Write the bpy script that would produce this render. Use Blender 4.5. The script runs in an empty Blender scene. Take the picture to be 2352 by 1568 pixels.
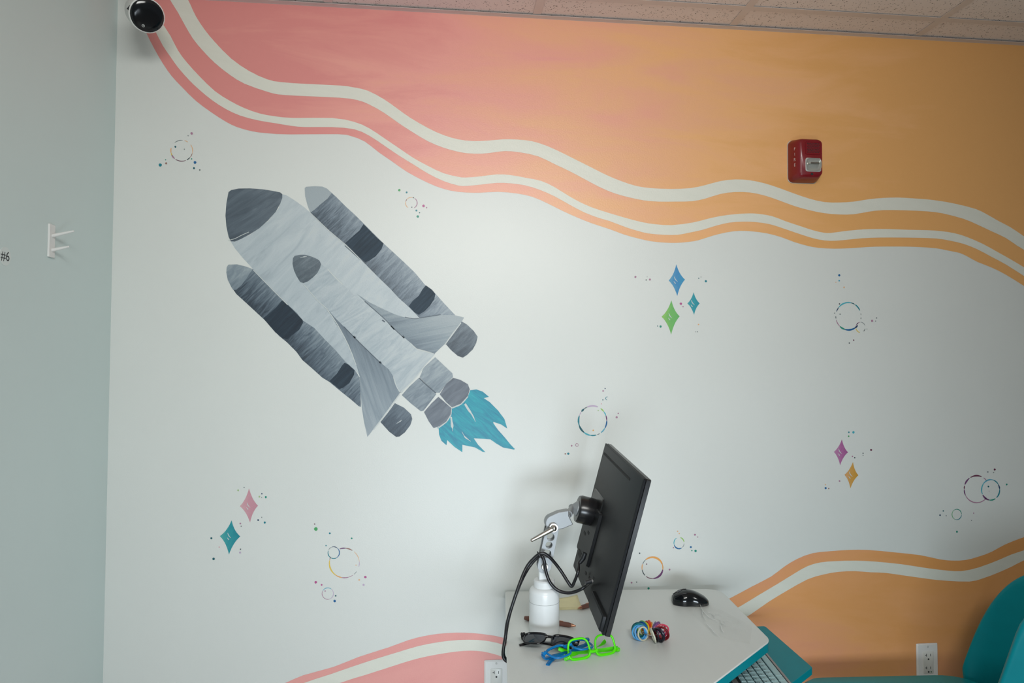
import bpy, bmesh, math, random
from mathutils import Vector, Matrix
from mathutils.geometry import tessellate_polygon
random.seed(7)
S = bpy.context.scene
COL = S.collection

# ------------------------------------------------------------------ camera
FPX, YAW, PITCH, ROLL = 1608.7, 0.1040, 0.0312, 0.0040
CAM = Vector((0.9143, -2.065, 1.3988))
_F = Vector((math.sin(YAW)*math.cos(PITCH), math.cos(YAW)*math.cos(PITCH), math.sin(PITCH)))
_R0 = Vector((math.cos(YAW), -math.sin(YAW), 0))
_U0 = _R0.cross(_F)
_R = _R0*math.cos(ROLL) + _U0*math.sin(ROLL)
_U = _U0*math.cos(ROLL) - _R0*math.sin(ROLL)
cd = bpy.data.cameras.new('camera'); cam = bpy.data.objects.new('camera', cd); COL.objects.link(cam)
cd.sensor_width = 36.0; cd.lens = FPX*36.0/2352.0; cd.clip_start = 0.05
cam.matrix_world = Matrix(((_R.x, _U.x, -_F.x, CAM.x), (_R.y, _U.y, -_F.y, CAM.y), (_R.z, _U.z, -_F.z, CAM.z), (0, 0, 0, 1)))
S.camera = cam

# ------------------------------------------------------------------ light
S.view_settings.view_transform = 'Standard'
S.view_settings.look = 'None'
S.view_settings.exposure = 0.0
S.view_settings.gamma = 1.0
S.view_settings.use_curve_mapping = False
W = bpy.data.worlds.new('world'); S.world = W; W.use_nodes = True
bgn = W.node_tree.nodes['Background']
bgn.inputs[0].default_value = (0.60, 0.68, 0.70, 1); bgn.inputs[1].default_value = 0.19

def area(name, loc, target, sx, sy, energy, color, spread=180):
    l = bpy.data.lights.new(name, 'AREA'); l.shape = 'RECTANGLE'; l.size = sx; l.size_y = sy
    l.energy = energy; l.color = color; l.spread = math.radians(spread)
    o = bpy.data.objects.new(name, l); COL.objects.link(o)
    o.location = loc
    o.rotation_euler = (Vector(target)-Vector(loc)).to_track_quat('-Z', 'Y').to_euler()
    return o
area('ceiling_panel_light', (1.24, -2.55, 2.28), (1.06, 0, 1.66), 1.2, 0.5, 15.2, (1.0, 1.0, 0.965), 106)  # unseen ceiling panels behind the camera; narrow spread imitates lens vignetting
area('low_fill_light', (1.15, -2.3, 0.70), (1.22, 0, 0.50), 0.9, 0.4, 9.2, (0.80, 0.91, 1.0), 105)  # added unseen cool fill that brightens the lower wall and desk

# ------------------------------------------------------------------ pixel -> world
def ray(px, py): return _F + _R*((px-1176)/FPX) - _U*((py-784)/FPX)
def at_y(px, py, y): v = ray(px, py); return CAM + v*((y-CAM.y)/v.y)
def at_z(px, py, z): v = ray(px, py); return CAM + v*((z-CAM.z)/v.z)
def at_x(px, py, x): v = ray(px, py); return CAM + v*((x-CAM.x)/v.x)
def at_plane(px, py, p, n): v = ray(px, py); return CAM + v*((p-CAM).dot(n)/v.dot(n))
def wall(px, py): return at_y(px, py, 0.0)

# ------------------------------------------------------------------ materials
def srgb(c):
    return tuple(((x/255)/12.92 if x/255 <= 0.04045 else ((x/255+0.055)/1.055)**2.4) for x in c)
MC = {}
def mat(name, col, rough=0.5, metal=0.0, spec=0.5, vary=0.06, scale=30.0, bump=0.0, bscale=400.0, coat=0.0):
    if name in MC: return MC[name]
    m = bpy.data.materials.new(name); m.use_nodes = True; MC[name] = m
    nt = m.node_tree; b = nt.nodes['Principled BSDF']
    b.inputs['Roughness'].default_value = rough; b.inputs['Metallic'].default_value = metal
    b.inputs['Specular IOR Level'].default_value = spec; b.inputs['Coat Weight'].default_value = coat
    tc = nt.nodes.new('ShaderNodeTexCoord'); no = nt.nodes.new('ShaderNodeTexNoise')
    no.inputs['Scale'].default_value = scale; no.inputs['Detail'].default_value = 4
    nt.links.new(tc.outputs['Object'], no.inputs['Vector'])
    cr = nt.nodes.new('ShaderNodeValToRGB'); nt.links.new(no.outputs['Fac'], cr.inputs['Fac'])
    cr.color_ramp.elements[0].position = 0.3; cr.color_ramp.elements[1].position = 0.7
    cr.color_ramp.elements[0].color = tuple(max(0, x*(1-vary)) for x in col)+(1,)
    cr.color_ramp.elements[1].color = tuple(min(1, x*(1+vary)) for x in col)+(1,)
    nt.links.new(cr.outputs['Color'], b.inputs['Base Color'])
    if bump:
        n2 = nt.nodes.new('ShaderNodeTexNoise'); n2.inputs['Scale'].default_value = bscale; n2.inputs['Detail'].default_value = 3
        nt.links.new(tc.outputs['Object'], n2.inputs['Vector'])
        bp = nt.nodes.new('ShaderNodeBump'); bp.inputs['Strength'].default_value = bump; bp.inputs['Distance'].default_value = 0.002
        nt.links.new(n2.outputs['Fac'], bp.inputs['Height']); nt.links.new(bp.outputs['Normal'], b.inputs['Normal'])
    return m

def paint(name, cols, g0=None, g1=None, grad=0.0, noise=1.0, stroke=(1, 0), lo=6.0, hi=60.0, bias=0.5, dist=0.6, rough=0.42, pos=None):
    """brushed wall paint: pigment mixed between cols along a wall gradient (pixels g0 -> g1) and along brush strokes"""
    m = bpy.data.materials.new(name); m.use_nodes = True; nt = m.node_tree
    b = nt.nodes['Principled BSDF']; b.inputs['Roughness'].default_value = rough
    tc = nt.nodes.new('ShaderNodeTexCoord'); P = tc.outputs['Object']
    def dot(vec, off=0.0):
        d = nt.nodes.new('ShaderNodeVectorMath'); d.operation = 'DOT_PRODUCT'
        nt.links.new(P, d.inputs[0]); d.inputs[1].default_value = vec
        a = nt.nodes.new('ShaderNodeMath'); a.operation = 'ADD'; a.inputs[1].default_value = off
        nt.links.new(d.outputs['Value'], a.inputs[0]); return a.outputs[0]
    s = Vector((stroke[0], 0, stroke[1])).normalized(); t = Vector((-s.z, 0, s.x))
    cx = nt.nodes.new('ShaderNodeCombineXYZ')
    nt.links.new(dot(s*lo), cx.inputs[0]); nt.links.new(dot(t*hi), cx.inputs[1])
    no = nt.nodes.new('ShaderNodeTexNoise'); no.inputs['Scale'].default_value = 1.0; no.inputs['Detail'].default_value = 5
    no.inputs['Roughness'].default_value = 0.6; no.inputs['Distortion'].default_value = dist
    nt.links.new(cx.outputs[0], no.inputs['Vector'])
    ma = nt.nodes.new('ShaderNodeMath'); ma.operation = 'MULTIPLY_ADD'
    nt.links.new(no.outputs['Fac'], ma.inputs[0]); ma.inputs[1].default_value = noise; ma.inputs[2].default_value = bias - 0.5*noise
    f = ma.outputs[0]
    if grad:
        a, c = wall(*g0), wall(*g1); d = c-a; L2 = d.dot(d)
        g = dot(d*(grad/L2), -(a.dot(d))*grad/L2 - 0.5*grad)
        ad = nt.nodes.new('ShaderNodeMath'); ad.operation = 'ADD'
        nt.links.new(f, ad.inputs[0]); nt.links.new(g, ad.inputs[1]); f = ad.outputs[0]
    cr = nt.nodes.new('ShaderNodeValToRGB'); nt.links.new(f, cr.inputs['Fac'])
    els = cr.color_ramp.elements; n = len(cols)
    while len(els) < n: els.new(0.5)
    for i, c in enumerate(cols):
        els[i].position = (pos[i] if pos else i/(n-1)); els[i].color = tuple(c)+(1,)
    nt.links.new(cr.outputs['Color'], b.inputs['Base Color'])
    n2 = nt.nodes.new('ShaderNodeTexNoise'); n2.inputs['Scale'].default_value = 260; n2.inputs['Detail'].default_value = 2
    nt.links.new(P, n2.inputs['Vector'])
    bp = nt.nodes.new('ShaderNodeBump'); bp.inputs['Strength'].default_value = 0.12; bp.inputs['Distance'].default_value = 0.002
    nt.links.new(n2.outputs['Fac'], bp.inputs['Height']); nt.links.new(bp.outputs['Normal'], b.inputs['Normal'])
    return m

# ------------------------------------------------------------------ object helpers
ORG = {}
def label(o, lab=None, cat=None, group=None, kind=None):
    if lab: o['label'] = lab
    if cat: o['category'] = cat
    if group: o['group'] = group
    if kind: o['kind'] = kind
    return o
def thing(name, loc, lab, cat, group=None):
    o = bpy.data.objects.new(name, None); COL.objects.link(o); o.location = loc
    o.empty_display_size = 0.05; ORG[o.name] = Vector(loc)
    return label(o, lab, cat, group)

class MB:
    def __init__(s): s.bm = bmesh.new()
    def _x(s, vs, M):
        if M is not None: bmesh.ops.transform(s.bm, matrix=M, verts=vs)
    def box(s, c, d, M=None):
        r = bmesh.ops.create_cube(s.bm, size=1.0); vs = r['verts']
        for v in vs: v.co = Vector((v.co.x*d[0]+c[0], v.co.y*d[1]+c[1], v.co.z*d[2]+c[2]))
        s._x(vs, M); return s
    def cyl(s, p0, p1, r0, r1=None, n=24):
        p0, p1 = Vector(p0), Vector(p1); r1 = r0 if r1 is None else r1
        d = p1-p0; q = d.to_track_quat('Z', 'Y')
        M = Matrix.Translation((p0+p1)/2) @ q.to_matrix().to_4x4()
        bmesh.ops.create_cone(s.bm, cap_ends=True, segments=n, radius1=r0, radius2=r1, depth=d.length, matrix=M); return s
    def sphere(s, c, r, sc=(1, 1, 1), M=None, u=16, v=10):
        rr = bmesh.ops.create_uvsphere(s.bm, u_segments=u, v_segments=v, radius=r)
        for x in rr['verts']: x.co = Vector((x.co.x*sc[0]+c[0], x.co.y*sc[1]+c[1], x.co.z*sc[2]+c[2]))
        s._x(rr['verts'], M); return s
    def loft(s, loops, cap0=True, cap1=True, closed=True):
        V = [[s.bm.verts.new(p) for p in L] for L in loops]
        n = len(V[0])
        for a, b in zip(V, V[1:]):
            for i in range(n if closed else n-1):
                j = (i+1) % n; s.bm.faces.new((a[i], a[j], b[j], b[i]))
        if cap0: s.bm.faces.new(list(reversed(V[0])))
        if cap1: s.bm.faces.new(V[-1])
        return s
    def lathe(s, prof, base, axis=(0, 0, 1), n=32):
        q = Vector(axis).to_track_quat('Z', 'Y')
        L = [[Vector(base)+q @ Vector((r*math.cos(2*math.pi*k/n), r*math.sin(2*math.pi*k/n), z)) for k in range(n)] for r, z in prof]
        return s.loft(L)
    def tube(s, pts, r, n=10, closed=False):
        pts = [Vector(p) for p in pts]; N = len(pts); rs = r if isinstance(r, (list, tuple)) else [r]*N
        loops = []; up = Vector((0.13, 0.21, 0.97)).normalized(); prev = None
        for i in range(N):
            if closed: t = pts[(i+1) % N]-pts[i-1]
            else: t = pts[min(i+1, N-1)]-pts[max(i-1, 0)]
            t.normalize()
            if prev is None: a = t.cross(up).normalized()
            else: a = (prev-t*prev.dot(t)).normalized()
            prev = a; b = t.cross(a)
            loops.append([pts[i]+(a*math.cos(2*math.pi*k/n)+b*math.sin(2*math.pi*k/n))*rs[i] for k in range(n)])
        if closed: loops.append(loops[0]); return s.loft(loops, False, False)
        return s.loft(loops)
    def torus(s, c, nrm, R, r, n=28, m=8):
        q = Vector(nrm).to_track_quat('Z', 'Y'); c = Vector(c)
        return s.tube([c+q @ Vector((R*math.cos(2*math.pi*k/n), R*math.sin(2*math.pi*k/n), 0)) for k in range(n)], r, m, True)
    def prism(s, poly, z0, z1):
        return s.loft([[Vector((x, y, z0)) for x, y in poly], [Vector((x, y, z1)) for x, y in poly]])
    def flat(s, pts):
        """filled outline (world points), facing the room"""
        vs = [s.bm.verts.new(p) for p in pts]
        for a, b, c in tessellate_polygon([pts]):
            if (pts[b]-pts[a]).cross(pts[c]-pts[a]).length < 1e-12: continue
            try: s.bm.faces.new((vs[a], vs[b], vs[c]))
            except ValueError: pass
        for f in s.bm.faces:
            f.normal_update()
            if f.normal.y > 0: f.normal_flip()
        return s
    def build(s, name, m, parent=None, bevel=0.0, smooth=True, ang=38, sub=0, seg=2, recalc=True, solid=0.0):
        if recalc: bmesh.ops.recalc_face_normals(s.bm, faces=s.bm.faces)
        if smooth:
            for f in s.bm.faces: f.smooth = True
            for e in s.bm.edges:
                if len(e.link_faces) == 2 and e.calc_face_angle(0) > math.radians(ang): e.smooth = False
        off = Vector((0, 0, 0)); p = parent
        if p is not None: off = ORG.get(p.name, Vector((0, 0, 0)))
        bmesh.ops.translate(s.bm, verts=s.bm.verts, vec=-off)
        me = bpy.data.meshes.new(name); s.bm.to_mesh(me); s.bm.free()
        for x in (m if isinstance(m, (list, tuple)) else [m]): me.materials.append(x)
        o = bpy.data.objects.new(name, me); COL.objects.link(o)
        if p is not None: o.parent = p
        ORG[o.name] = off
        if solid:
            k = o.modifiers.new('solid', 'SOLIDIFY'); k.thickness = solid; k.offset = 0
        if bevel:
            k = o.modifiers.new('bevel', 'BEVEL'); k.width = bevel; k.segments = seg; k.limit_method = 'ANGLE'; k.angle_limit = math.radians(35)
            k.harden_normals = False
        if sub:
            k = o.modifiers.new('sub', 'SUBSURF'); k.levels = sub; k.render_levels = sub
        return o
def copy_tree(o, parent=None):
    c = o.copy(); COL.objects.link(c)
    if parent is not None: c.parent = parent
    for k in list(o.children): copy_tree(k, c)
    return c

def rrect(cx, cy, w, h, r, n=5):
    out = []
    for sx, sy, a0 in ((1, 1, 0), (-1, 1, 90), (-1, -1, 180), (1, -1, 270)):
        for k in range(n+1):
            a = math.radians(a0+90*k/n)
            out.append((cx+sx*(w/2-r)+r*math.cos(a), cy+sy*(h/2-r)+r*math.sin(a)))
    return out
def round_poly(P, rad, n=6):
    out = []; N = len(P)
    for i in range(N):
        p, a, b = Vector(P[i]), Vector(P[i-1]), Vector(P[(i+1) % N])
        r = rad[i] if isinstance(rad, (list, tuple)) else rad
        u, v = (a-p).normalized(), (b-p).normalized()
        p0, p1 = p+u*r, p+v*r
        for k in range(n+1):
            t = k/n; q = p0*(1-t)**2+p*2*t*(1-t)+p1*t*t; out.append((q.x, q.y))
    return out
def crom(pts, k=8):
    P = [Vector(p) for p in pts]; P = [P[0]*2-P[1]]+P+[P[-1]*2-P[-2]]; out = []
    for i in range(1, len(P)-2):
        a, b, c, d = P[i-1], P[i], P[i+1], P[i+2]
        for j in range(k):
            t = j/k
            out.append(0.5*((2*b)+(c-a)*t+(2*a-5*b+4*c-d)*t*t+(3*b-a-3*c+d)*t**3))
    out.append(P[-2]); return out
def text_mesh(txt, size):
    cu = bpy.data.curves.new('txt', 'FONT'); cu.body = txt; cu.size = size; cu.align_x = 'CENTER'; cu.align_y = 'CENTER'; cu.extrude = 0.0
    to = bpy.data.objects.new('txt', cu); COL.objects.link(to)
    dg = bpy.context.evaluated_depsgraph_get(); dg.update()
    me = bpy.data.meshes.new_from_object(to.evaluated_get(dg))
    bpy.data.objects.remove(to); bpy.data.curves.remove(cu)
    return me
def text_obj(name, txt, size, origin, ux, uy, m, parent, lift=0.0):
    me = text_mesh(txt, size); n = Vector(ux).cross(Vector(uy)).normalized()
    off = ORG.get(parent.name, Vector((0, 0, 0)))
    for v in me.vertices: v.co = Vector(origin)+Vector(ux)*v.co.x+Vector(uy)*v.co.y+n*lift-off
    me.materials.clear(); me.materials.append(m)
    o = bpy.data.objects.new(name, me); COL.objects.link(o); o.parent = parent; ORG[o.name] = off; return o

# ================================================================== ROOM
H = 2.44
def wall_mat(name, col, rough):
    m = mat(name, col, rough, vary=0.015, scale=3.0, bump=0.10, bscale=330)
    return m
M_wall = wall_mat('white_wall_paint', (0.69, 0.71, 0.68), 0.40)
M_wall_l = wall_mat('pale_green_wall_paint', (0.645, 0.755, 0.74), 0.5)
M_floor = mat('floor_vinyl', (0.55, 0.51, 0.46), 0.45, vary=0.15, scale=9)
wall_back = MB().box((2.2, 0.05, H/2), (4.6, 0.1, H)).build('wall_back', M_wall, smooth=False); label(wall_back, kind='structure')
wall_left = MB().box((-0.05, -1.95, H/2), (0.1, 4.0, H)).build('wall_left', M_wall_l, smooth=False); label(wall_left, kind='structure')
label(MB().box((2.2, -1.95, -0.05), (4.6, 4.0, 0.1)).build('floor', M_floor, smooth=False), kind='structure')
M_trim = mat('grid_white_metal', (0.72, 0.66, 0.635), 0.4, vary=0.02)
for nm, c, d in (('baseboard_back', (2.25, -0.006, 0.05), (4.5, 0.012, 0.1)), ('baseboard_left', (0.006, -1.98, 0.05), (0.012, 3.93, 0.1))):
    label(MB().box(c, d).build(nm, mat('grey_vinyl_base', (0.3, 0.3, 0.3), 0.5), bevel=0.003), kind='structure')

# ceiling: slab above, hung tiles one by one, grid bars
ceiling = MB().box((2.2, -1.95, H+0.12), (4.6, 4.0, 0.1)).build('ceiling', mat('slab_white', (0.6, 0.6, 0.58), 0.9), smooth=False); label(ceiling, kind='structure')
def tile_mat():
    m = bpy.data.materials.new('fissured_tile'); m.use_nodes = True; nt = m.node_tree; b = nt.nodes['Principled BSDF']
    b.inputs['Roughness'].default_value = 0.95
    tc = nt.nodes.new('ShaderNodeNewGeometry'); P = tc.outputs['Position']
    n0 = nt.nodes.new('ShaderNodeTexNoise'); n0.inputs['Scale'].default_value = 90; n0.inputs['Detail'].default_value = 3; nt.links.new(P, n0.inputs['Vector'])
    mx = nt.nodes.new('ShaderNodeMixRGB'); mx.blend_type = 'LINEAR_LIGHT'; mx.inputs[0].default_value = 0.016
    nt.links.new(P, mx.inputs[1]); nt.links.new(n0.outputs['Color'], mx.inputs[2])
    vo = nt.nodes.new('ShaderNodeTexVoronoi'); vo.inputs['Scale'].default_value = 125; nt.links.new(mx.outputs[0], vo.inputs['Vector'])
    cr = nt.nodes.new('ShaderNodeValToRGB'); e = cr.color_ramp.elements
    e[0].position = 0.19; e[0].color = (0.10, 0.085, 0.08, 1); e[1].position = 0.27; e[1].color = (0.90, 0.825, 0.79, 1)
    nt.links.new(vo.outputs['Distance'], cr.inputs['Fac'])
    # only some of the cells hold a fissure
    wn = nt.nodes.new('ShaderNodeMath'); wn.operation = 'GREATER_THAN'; wn.inputs[1].default_value = 0.35
    sp = nt.nodes.new('ShaderNodeSeparateColor'); nt.links.new(vo.outputs['Color'], sp.inputs[0]); nt.links.new(sp.outputs[0], wn.inputs[0])
    m2 = nt.nodes.new('ShaderNodeMixRGB'); m2.inputs[1].default_value = (0.90, 0.825, 0.79, 1)
    nt.links.new(wn.outputs[0], m2.inputs[0]); nt.links.new(cr.outputs[0], m2.inputs[2])
    nt.links.new(m2.outputs[0], b.inputs['Base Color'])
    return m
M_tile = tile_mat()
T = 0.6096; X0 = 0.5888-T; Y1 = -0.1245
xs = [0.0, X0+T]+[X0+T*k for k in range(2, 8)]; xs = [x for x in xs if x < 4.4]+[4.45]
ys = [0.0]+[Y1-T*k for k in range(0, 6)]
for i in range(len(xs)-1):
    for j in range(len(ys)-1):
        a, b_, c, d = xs[i]+0.006, xs[i+1]-0.006, ys[j]-0.006, ys[j+1]+0.006
        MB().box(((a+b_)/2, (c+d)/2, H+0.011), (b_-a, c-d, 0.014)).build('ceiling_tile', M_tile, ceiling, smooth=False)
for x in xs[1:-1]:
    MB().box((x, ys[-1]/2, H+0.0020), (0.024, -ys[-1], 0.0008)).build('grid_bar', M_trim, ceiling, smooth=False)
for y in ys[1:-1]:
    for i in range(len(xs)-1):
        a, b_ = xs[i]+(0.012 if i else 0), xs[i+1]-0.012
        MB().box(((a+b_)/2, y, H+0.0020), (b_-a, 0.024, 0.0008)).build('grid_bar', M_trim, ceiling, smooth=False)
label(MB().box((2.22, -0.0105, H-0.0004), (4.44, 0.021, 0.0008)).box((2.22, -0.001, H+0.009), (4.44, 0.002, 0.02)).build('trim_1', M_trim, smooth=False), kind='structure')
label(MB().box((0.0105, -2.0, H-0.001), (0.021, 3.9, 0.003)).build('trim_2', M_trim, smooth=False), kind='structure')

# ================================================================== MURAL (paint on the back wall)
def wp(pts, d): return [Vector((p.x, -d, p.z)) for p in (wall(x, y) for x, y in pts)]
def smooth_line(pts, k=4): return [(p.x, p.y) for p in crom([Vector((x, y, 0)) for x, y in pts], k)]
def patch(name, pts, d, m, parent=wall_back, lab=None):
    o = MB().flat(wp(pts, d)).build(name, m, parent, smooth=False, recalc=False)
    if lab: o['label'] = lab
    return o
A = [(437,9.5),(450,37.5),(470,68),(494,97),(531,134.5),(572,163),(613,182),(647,189),(708,193),(780,196.5),(814,201),(845,208.5),(882,228),(916,252),(943,271),(984,294.6),(1018,310),(1052,320),(1086,324),(1120,323),(1155,320),(1189,320.5),(1223,324.6),(1257,335.5),(1291,351),(1325,368),(1359,385),(1393,402),(1427,416),(1461,427),(1495,432),(1540,434),(1586,432),(1620,425),(1654,416),(1688,412),(1722,414),(1756,421),(1790,432),(1824,444.5),(1858,456),(1893,464),(1927,465),(1961,463),(1995,457.5),(2029,454.5),(2063,453.7),(2097,455.5),(2131,458),(2165,462.5),(2199,469),(2241,480),(2266,492),(2294,508),(2320,521.6),(2352,543),(2420,590)]
B = [(397,10),(409,29),(421,51),(443,88.5),(467,117.5),(494,145),(528,172),(562,192.5),(613,210.5),(640,217),(681,220),(780,224.5),(821,230),(848,240),(882,259),(916,283),(950,305),(984,325),(1018,339),(1046,347),(1073,352),(1107,353),(1134,350),(1161,347),(1195,350),(1236,359),(1274,377),(1308,393),(1342,411),(1376,429),(1410,443.5),(1444,453),(1478,460),(1512,463),(1552,463),(1590,462),(1620,456),(1654,445.5),(1688,441),(1722,442),(1756,449),(1790,460.5),(1824,473),(1858,482.5),(1893,489.5),(1927,492.5),(1961,492),(1995,486),(2029,482.5),(2080,483),(2131,485.5),(2165,490),(2213,502.5),(2245,516),(2277,531),(2309,546),(2337,565),(2352,574),(2420,622)]
C = [(345,8),(358,28),(374.6,56),(392,83),(409,116),(429,143),(460,177),(494,209.5),(528,231.6),(562,248.6),(596,260.5),(630,267),(674,271),(763,271),(814,280),(848,294.6),(882,317),(916,340),(950,363),(984,381.5),(1018,397.5),(1052,406),(1070,407.7),(1104,405),(1141,400.5),(1172,402),(1206,408),(1243,415.5),(1274,430),(1308,451),(1342,469),(1376,482),(1432,499),(1474,510),(1506,515),(1543,517),(1591,511),(1623,503),(1655,496),(1687,492),(1719,490),(1740,491),(1772,496),(1804,508),(1836,518.6),(1868,529),(1890,534),(1907,535),(1937,531),(1970,527.6),(2001,526),(2043,526),(2086,527.6),(2128,528.5),(2160,530.6),(2192,535.5),(2220,544),(2256,559.5),(2288,577),(2320,595),(2352,614),(2420,656)]
D = [(325,8),(340,42),(356,70),(374.6,105.6),(392,131),(409,155),(436,185.6),(460,208),(487,230),(518,250),(552,265.7),(593,276.6),(630,282.7),(668,289),(702,292),(763,292),(814,297),(848,311.6),(882,334),(916,357),(950,378),(984,399),(1018,415.5),(1052,426),(1073,426.8),(1104,424),(1141,420),(1172,421),(1206,425.7),(1240,436),(1274,451),(1308,470),(1342,487.7),(1376,500.7),(1400,507.6),(1438,522),(1464,530),(1489,536),(1523,539),(1557,539),(1581,534.6),(1613,527.8),(1645,518),(1676,511),(1708,509),(1736,510),(1766,514.4),(1793,522.5),(1825,533.5),(1857,544),(1880,550),(1907,553),(1937,551.4),(1980,547),(2022,545.5),(2065,545.5),(2107,546),(2150,547.6),(2181,552.5),(2213,560),(2245,572.7),(2277,589.7),(2309,606.7),(2352,634),(2420,678)]
Eb = [(310,8),(322,40),(335,73),(354,111),(374.6,146.5),(395,175.4),(419,201),(450,231.6),(484,257),(518,279),(545,292),(579,301.4),(613,306),(664,308.6),(776,308),(807,312.7),(838,325),(869,349),(899,369.6),(933,393.4),(967,412),(1001,427.5),(1035,437.7),(1070,442),(1104,442.5),(1144,440.4),(1189,444.5),(1223,452),(1257,466.6),(1291,483.7),(1325,499),(1359,512.6),(1400,526),(1432,538),(1464,547),(1496,554),(1527,557),(1553,557.6),(1581,555.4),(1604,551.6),(1634,542),(1666,534),(1698,530),(1729,531.4),(1761,535.7),(1793,544),(1825,556),(1857,565),(1880,569),(1916,571),(1948,570),(1980,568),(2011,566.3),(2065,566),(2107,567),(2150,570),(2181,576),(2205,581),(2224,590),(2245,601.4),(2277,614),(2309,630),(2352,656.6),(2420,700)]
M_sun = paint('sunset_paint', [(0.74, 0.275, 0.255), (0.82, 0.35, 0.30), (0.83, 0.385, 0.27), (0.83, 0.43, 0.235), (0.85, 0.455, 0.20), (0.79, 0.41, 0.145)], (720, 60), (1830, 500), 0.92, 1.0, (1, -0.03), 1.9, 8.5, 0.48, 0.5, 0.38)
M_pinkhill = paint('pink_hill_paint', [(0.74, 0.30, 0.28), (0.80, 0.36, 0.33), (0.82, 0.39, 0.34)], None, None, 0, 0.9, (1, 0.3), 2.5, 12, 0.5, 0.4, 0.42)
M_orhill = paint('orange_hill_paint', [(0.68, 0.285, 0.165), (0.76, 0.34, 0.18), (0.78, 0.365, 0.145), (0.74, 0.335, 0.105)], (1700, 1500), (1900, 1280), 0.35, 1.5, (1, -0.05), 1.6, 6.0, 0.5, 0.6, 0.42)
M_cream = paint('cream_stripe_paint', [(0.68, 0.685, 0.60), (0.77, 0.765, 0.685)], None, None, 0, 0.8, (1, -0.3), 5, 40, 0.5, 0.3, 0.42)
top_edge = [(2420, 60), (2420, -60), (300, -60)]
def clipz(pts, d):    # keep paint below the ceiling trim
    return [Vector((p.x, p.y, min(p.z, H-0.001))) for p in wp(pts, d)]
def patch_top(name, pts, d, m, lab):
    o = MB().flat(clipz(pts, d)).build(name, m, wall_back, smooth=False, recalc=False); o['label'] = lab; return o
E_s = smooth_line(Eb, 2)
topz = [(p[0], -40) for p in ((2420, 0), (300, 0))]
patch_top('painted_sky_wave', E_s+topz, 0.0004, M_sun, 'wave of coral pink fading to orange paint along the top of the wall')
sA, sB, sC, sD = smooth_line([(428, -8)]+A, 2), smooth_line([(385, -10)]+B, 2), smooth_line(C, 2), smooth_line(D, 2)
patch_top('painted_stripe', sA+sB[::-1], 0.0008, M_cream, 'wide cream stripe, upper of the two on the coral wave')
patch_top('painted_stripe', sC+sD[::-1], 0.0008, M_cream, 'narrow cream stripe, lower of the two on the coral wave')
# lower waves
I_ = [(500,1628),(560,1606),(655,1568),(697,1550),(766,1531),(824,1508),(893,1486),(938,1469.5),(973,1460.5),(1007,1455),(1049,1452.3),(1088,1453.6),(1122,1457.5),(1157,1464.4),(1230,1490),(1330,1550)]
J_ = [(500,1655),(600,1608),(697,1568),(755,1549),(801,1533),(858,1514),(915,1496.6),(961,1483),(1007,1474),(1053,1469),(1099,1469),(1129,1473),(1159,1481),(1230,1508),(1330,1566)]
K_ = [(500,1702),(640,1623),(780,1568),(835,1550.5),(893,1532),(943,1516),(984,1506),(1030,1498),(1065,1494),(1095,1494),(1122,1498),(1164,1511),(1230,1540),(1330,1600)]
patch('painted_hill', smooth_line(I_, 2)+[(1330, 1900), (500, 1900)], 0.0004, M_pinkhill, lab='coral pink painted hill rising left of the desk')
patch('painted_stripe', smooth_line(J_, 2)+smooth_line(K_, 2)[::-1], 0.0008, M_cream, lab='cream stripe curving over the pink hill left of the desk')
F_ = [(1540,1440),(1620,1402),(1683,1370),(1726,1347),(1771,1323.5),(1801,1301),(1831,1283),(1866,1270),(1905,1265.5),(1950,1262.5),(1994,1262.5),(2054,1268),(2113,1274.4),(2158,1284),(2188,1287),(2217,1285.7),(2247,1278),(2277,1267),(2307,1250.6),(2352,1233),(2420,1212)]
G_ = [(1560,1470),(1640,1425),(1702,1390.5),(1741,1366.7),(1786,1340),(1825,1316),(1854,1299.7),(1884,1291),(1920,1288),(1964,1287),(2009,1289),(2069,1295),(2128,1304),(2173,1309.5),(2208,1311),(2247,1302.7),(2292,1286),(2322,1273),(2352,1263),(2420,1238)]
H_ = [(1580,1500),(1660,1450),(1723,1410.7),(1765,1381.5),(1807,1356),(1854,1330),(1890,1319),(1926,1312.5),(1964,1311),(2000,1313.7),(2033,1315),(2083,1322),(2137,1329.5),(2173,1333),(2226,1335),(2256,1328),(2292,1314.6),(2325,1299.7),(2352,1286),(2420,1258)]
patch('painted_hill', smooth_line(F_, 2)+[(2420, 1900), (1540, 1900)], 0.0004, M_orhill, lab='orange painted hill behind the teal chair')
patch('painted_stripe', smooth_line(G_, 2)+smooth_line(H_, 2)[::-1], 0.0008, M_cream, lab='cream stripe curving over the orange hill right of the desk')

# --- shuttle
def g(*c): return srgb(c)
tank_pts = [(530,554),(573,540),(616,507),(640,478),(648,446),(657,447.7),(676,459.6),(700,476.6),(713,488.5),(735,510.7),(756,529),(773,545),(795,562),(812,580.5),(829,596),(852.5,620),(873.6,641),(896.5,663),(915.7,684),(935,701),(950,715.7),(963.5,730.4),(950,800),(880,860),(828,866),(820.6,855),(815.5,850),(793,830),(769.5,802.6),(744,777),(722,753),(696,736),(681,717.5),(660.5,699),(647,685),(625,663),(599,636.6),(582,618.7),(575,611),(556.6,590.7),(539.6,570)]
nose_pts = [(525,441),(531,436.6),(548,433),(573.7,432.5),(602.6,434.6),(625,438),(643.5,441.7),(648.6,446),(648.6,454.5),(643.5,468),(633,487),(616,505.6),(596,524),(573.7,538),(553,549),(539.6,554.6),(530,554),(525,543),(520,519),(518,495),(520,468),(523.4,449.4)]
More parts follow.
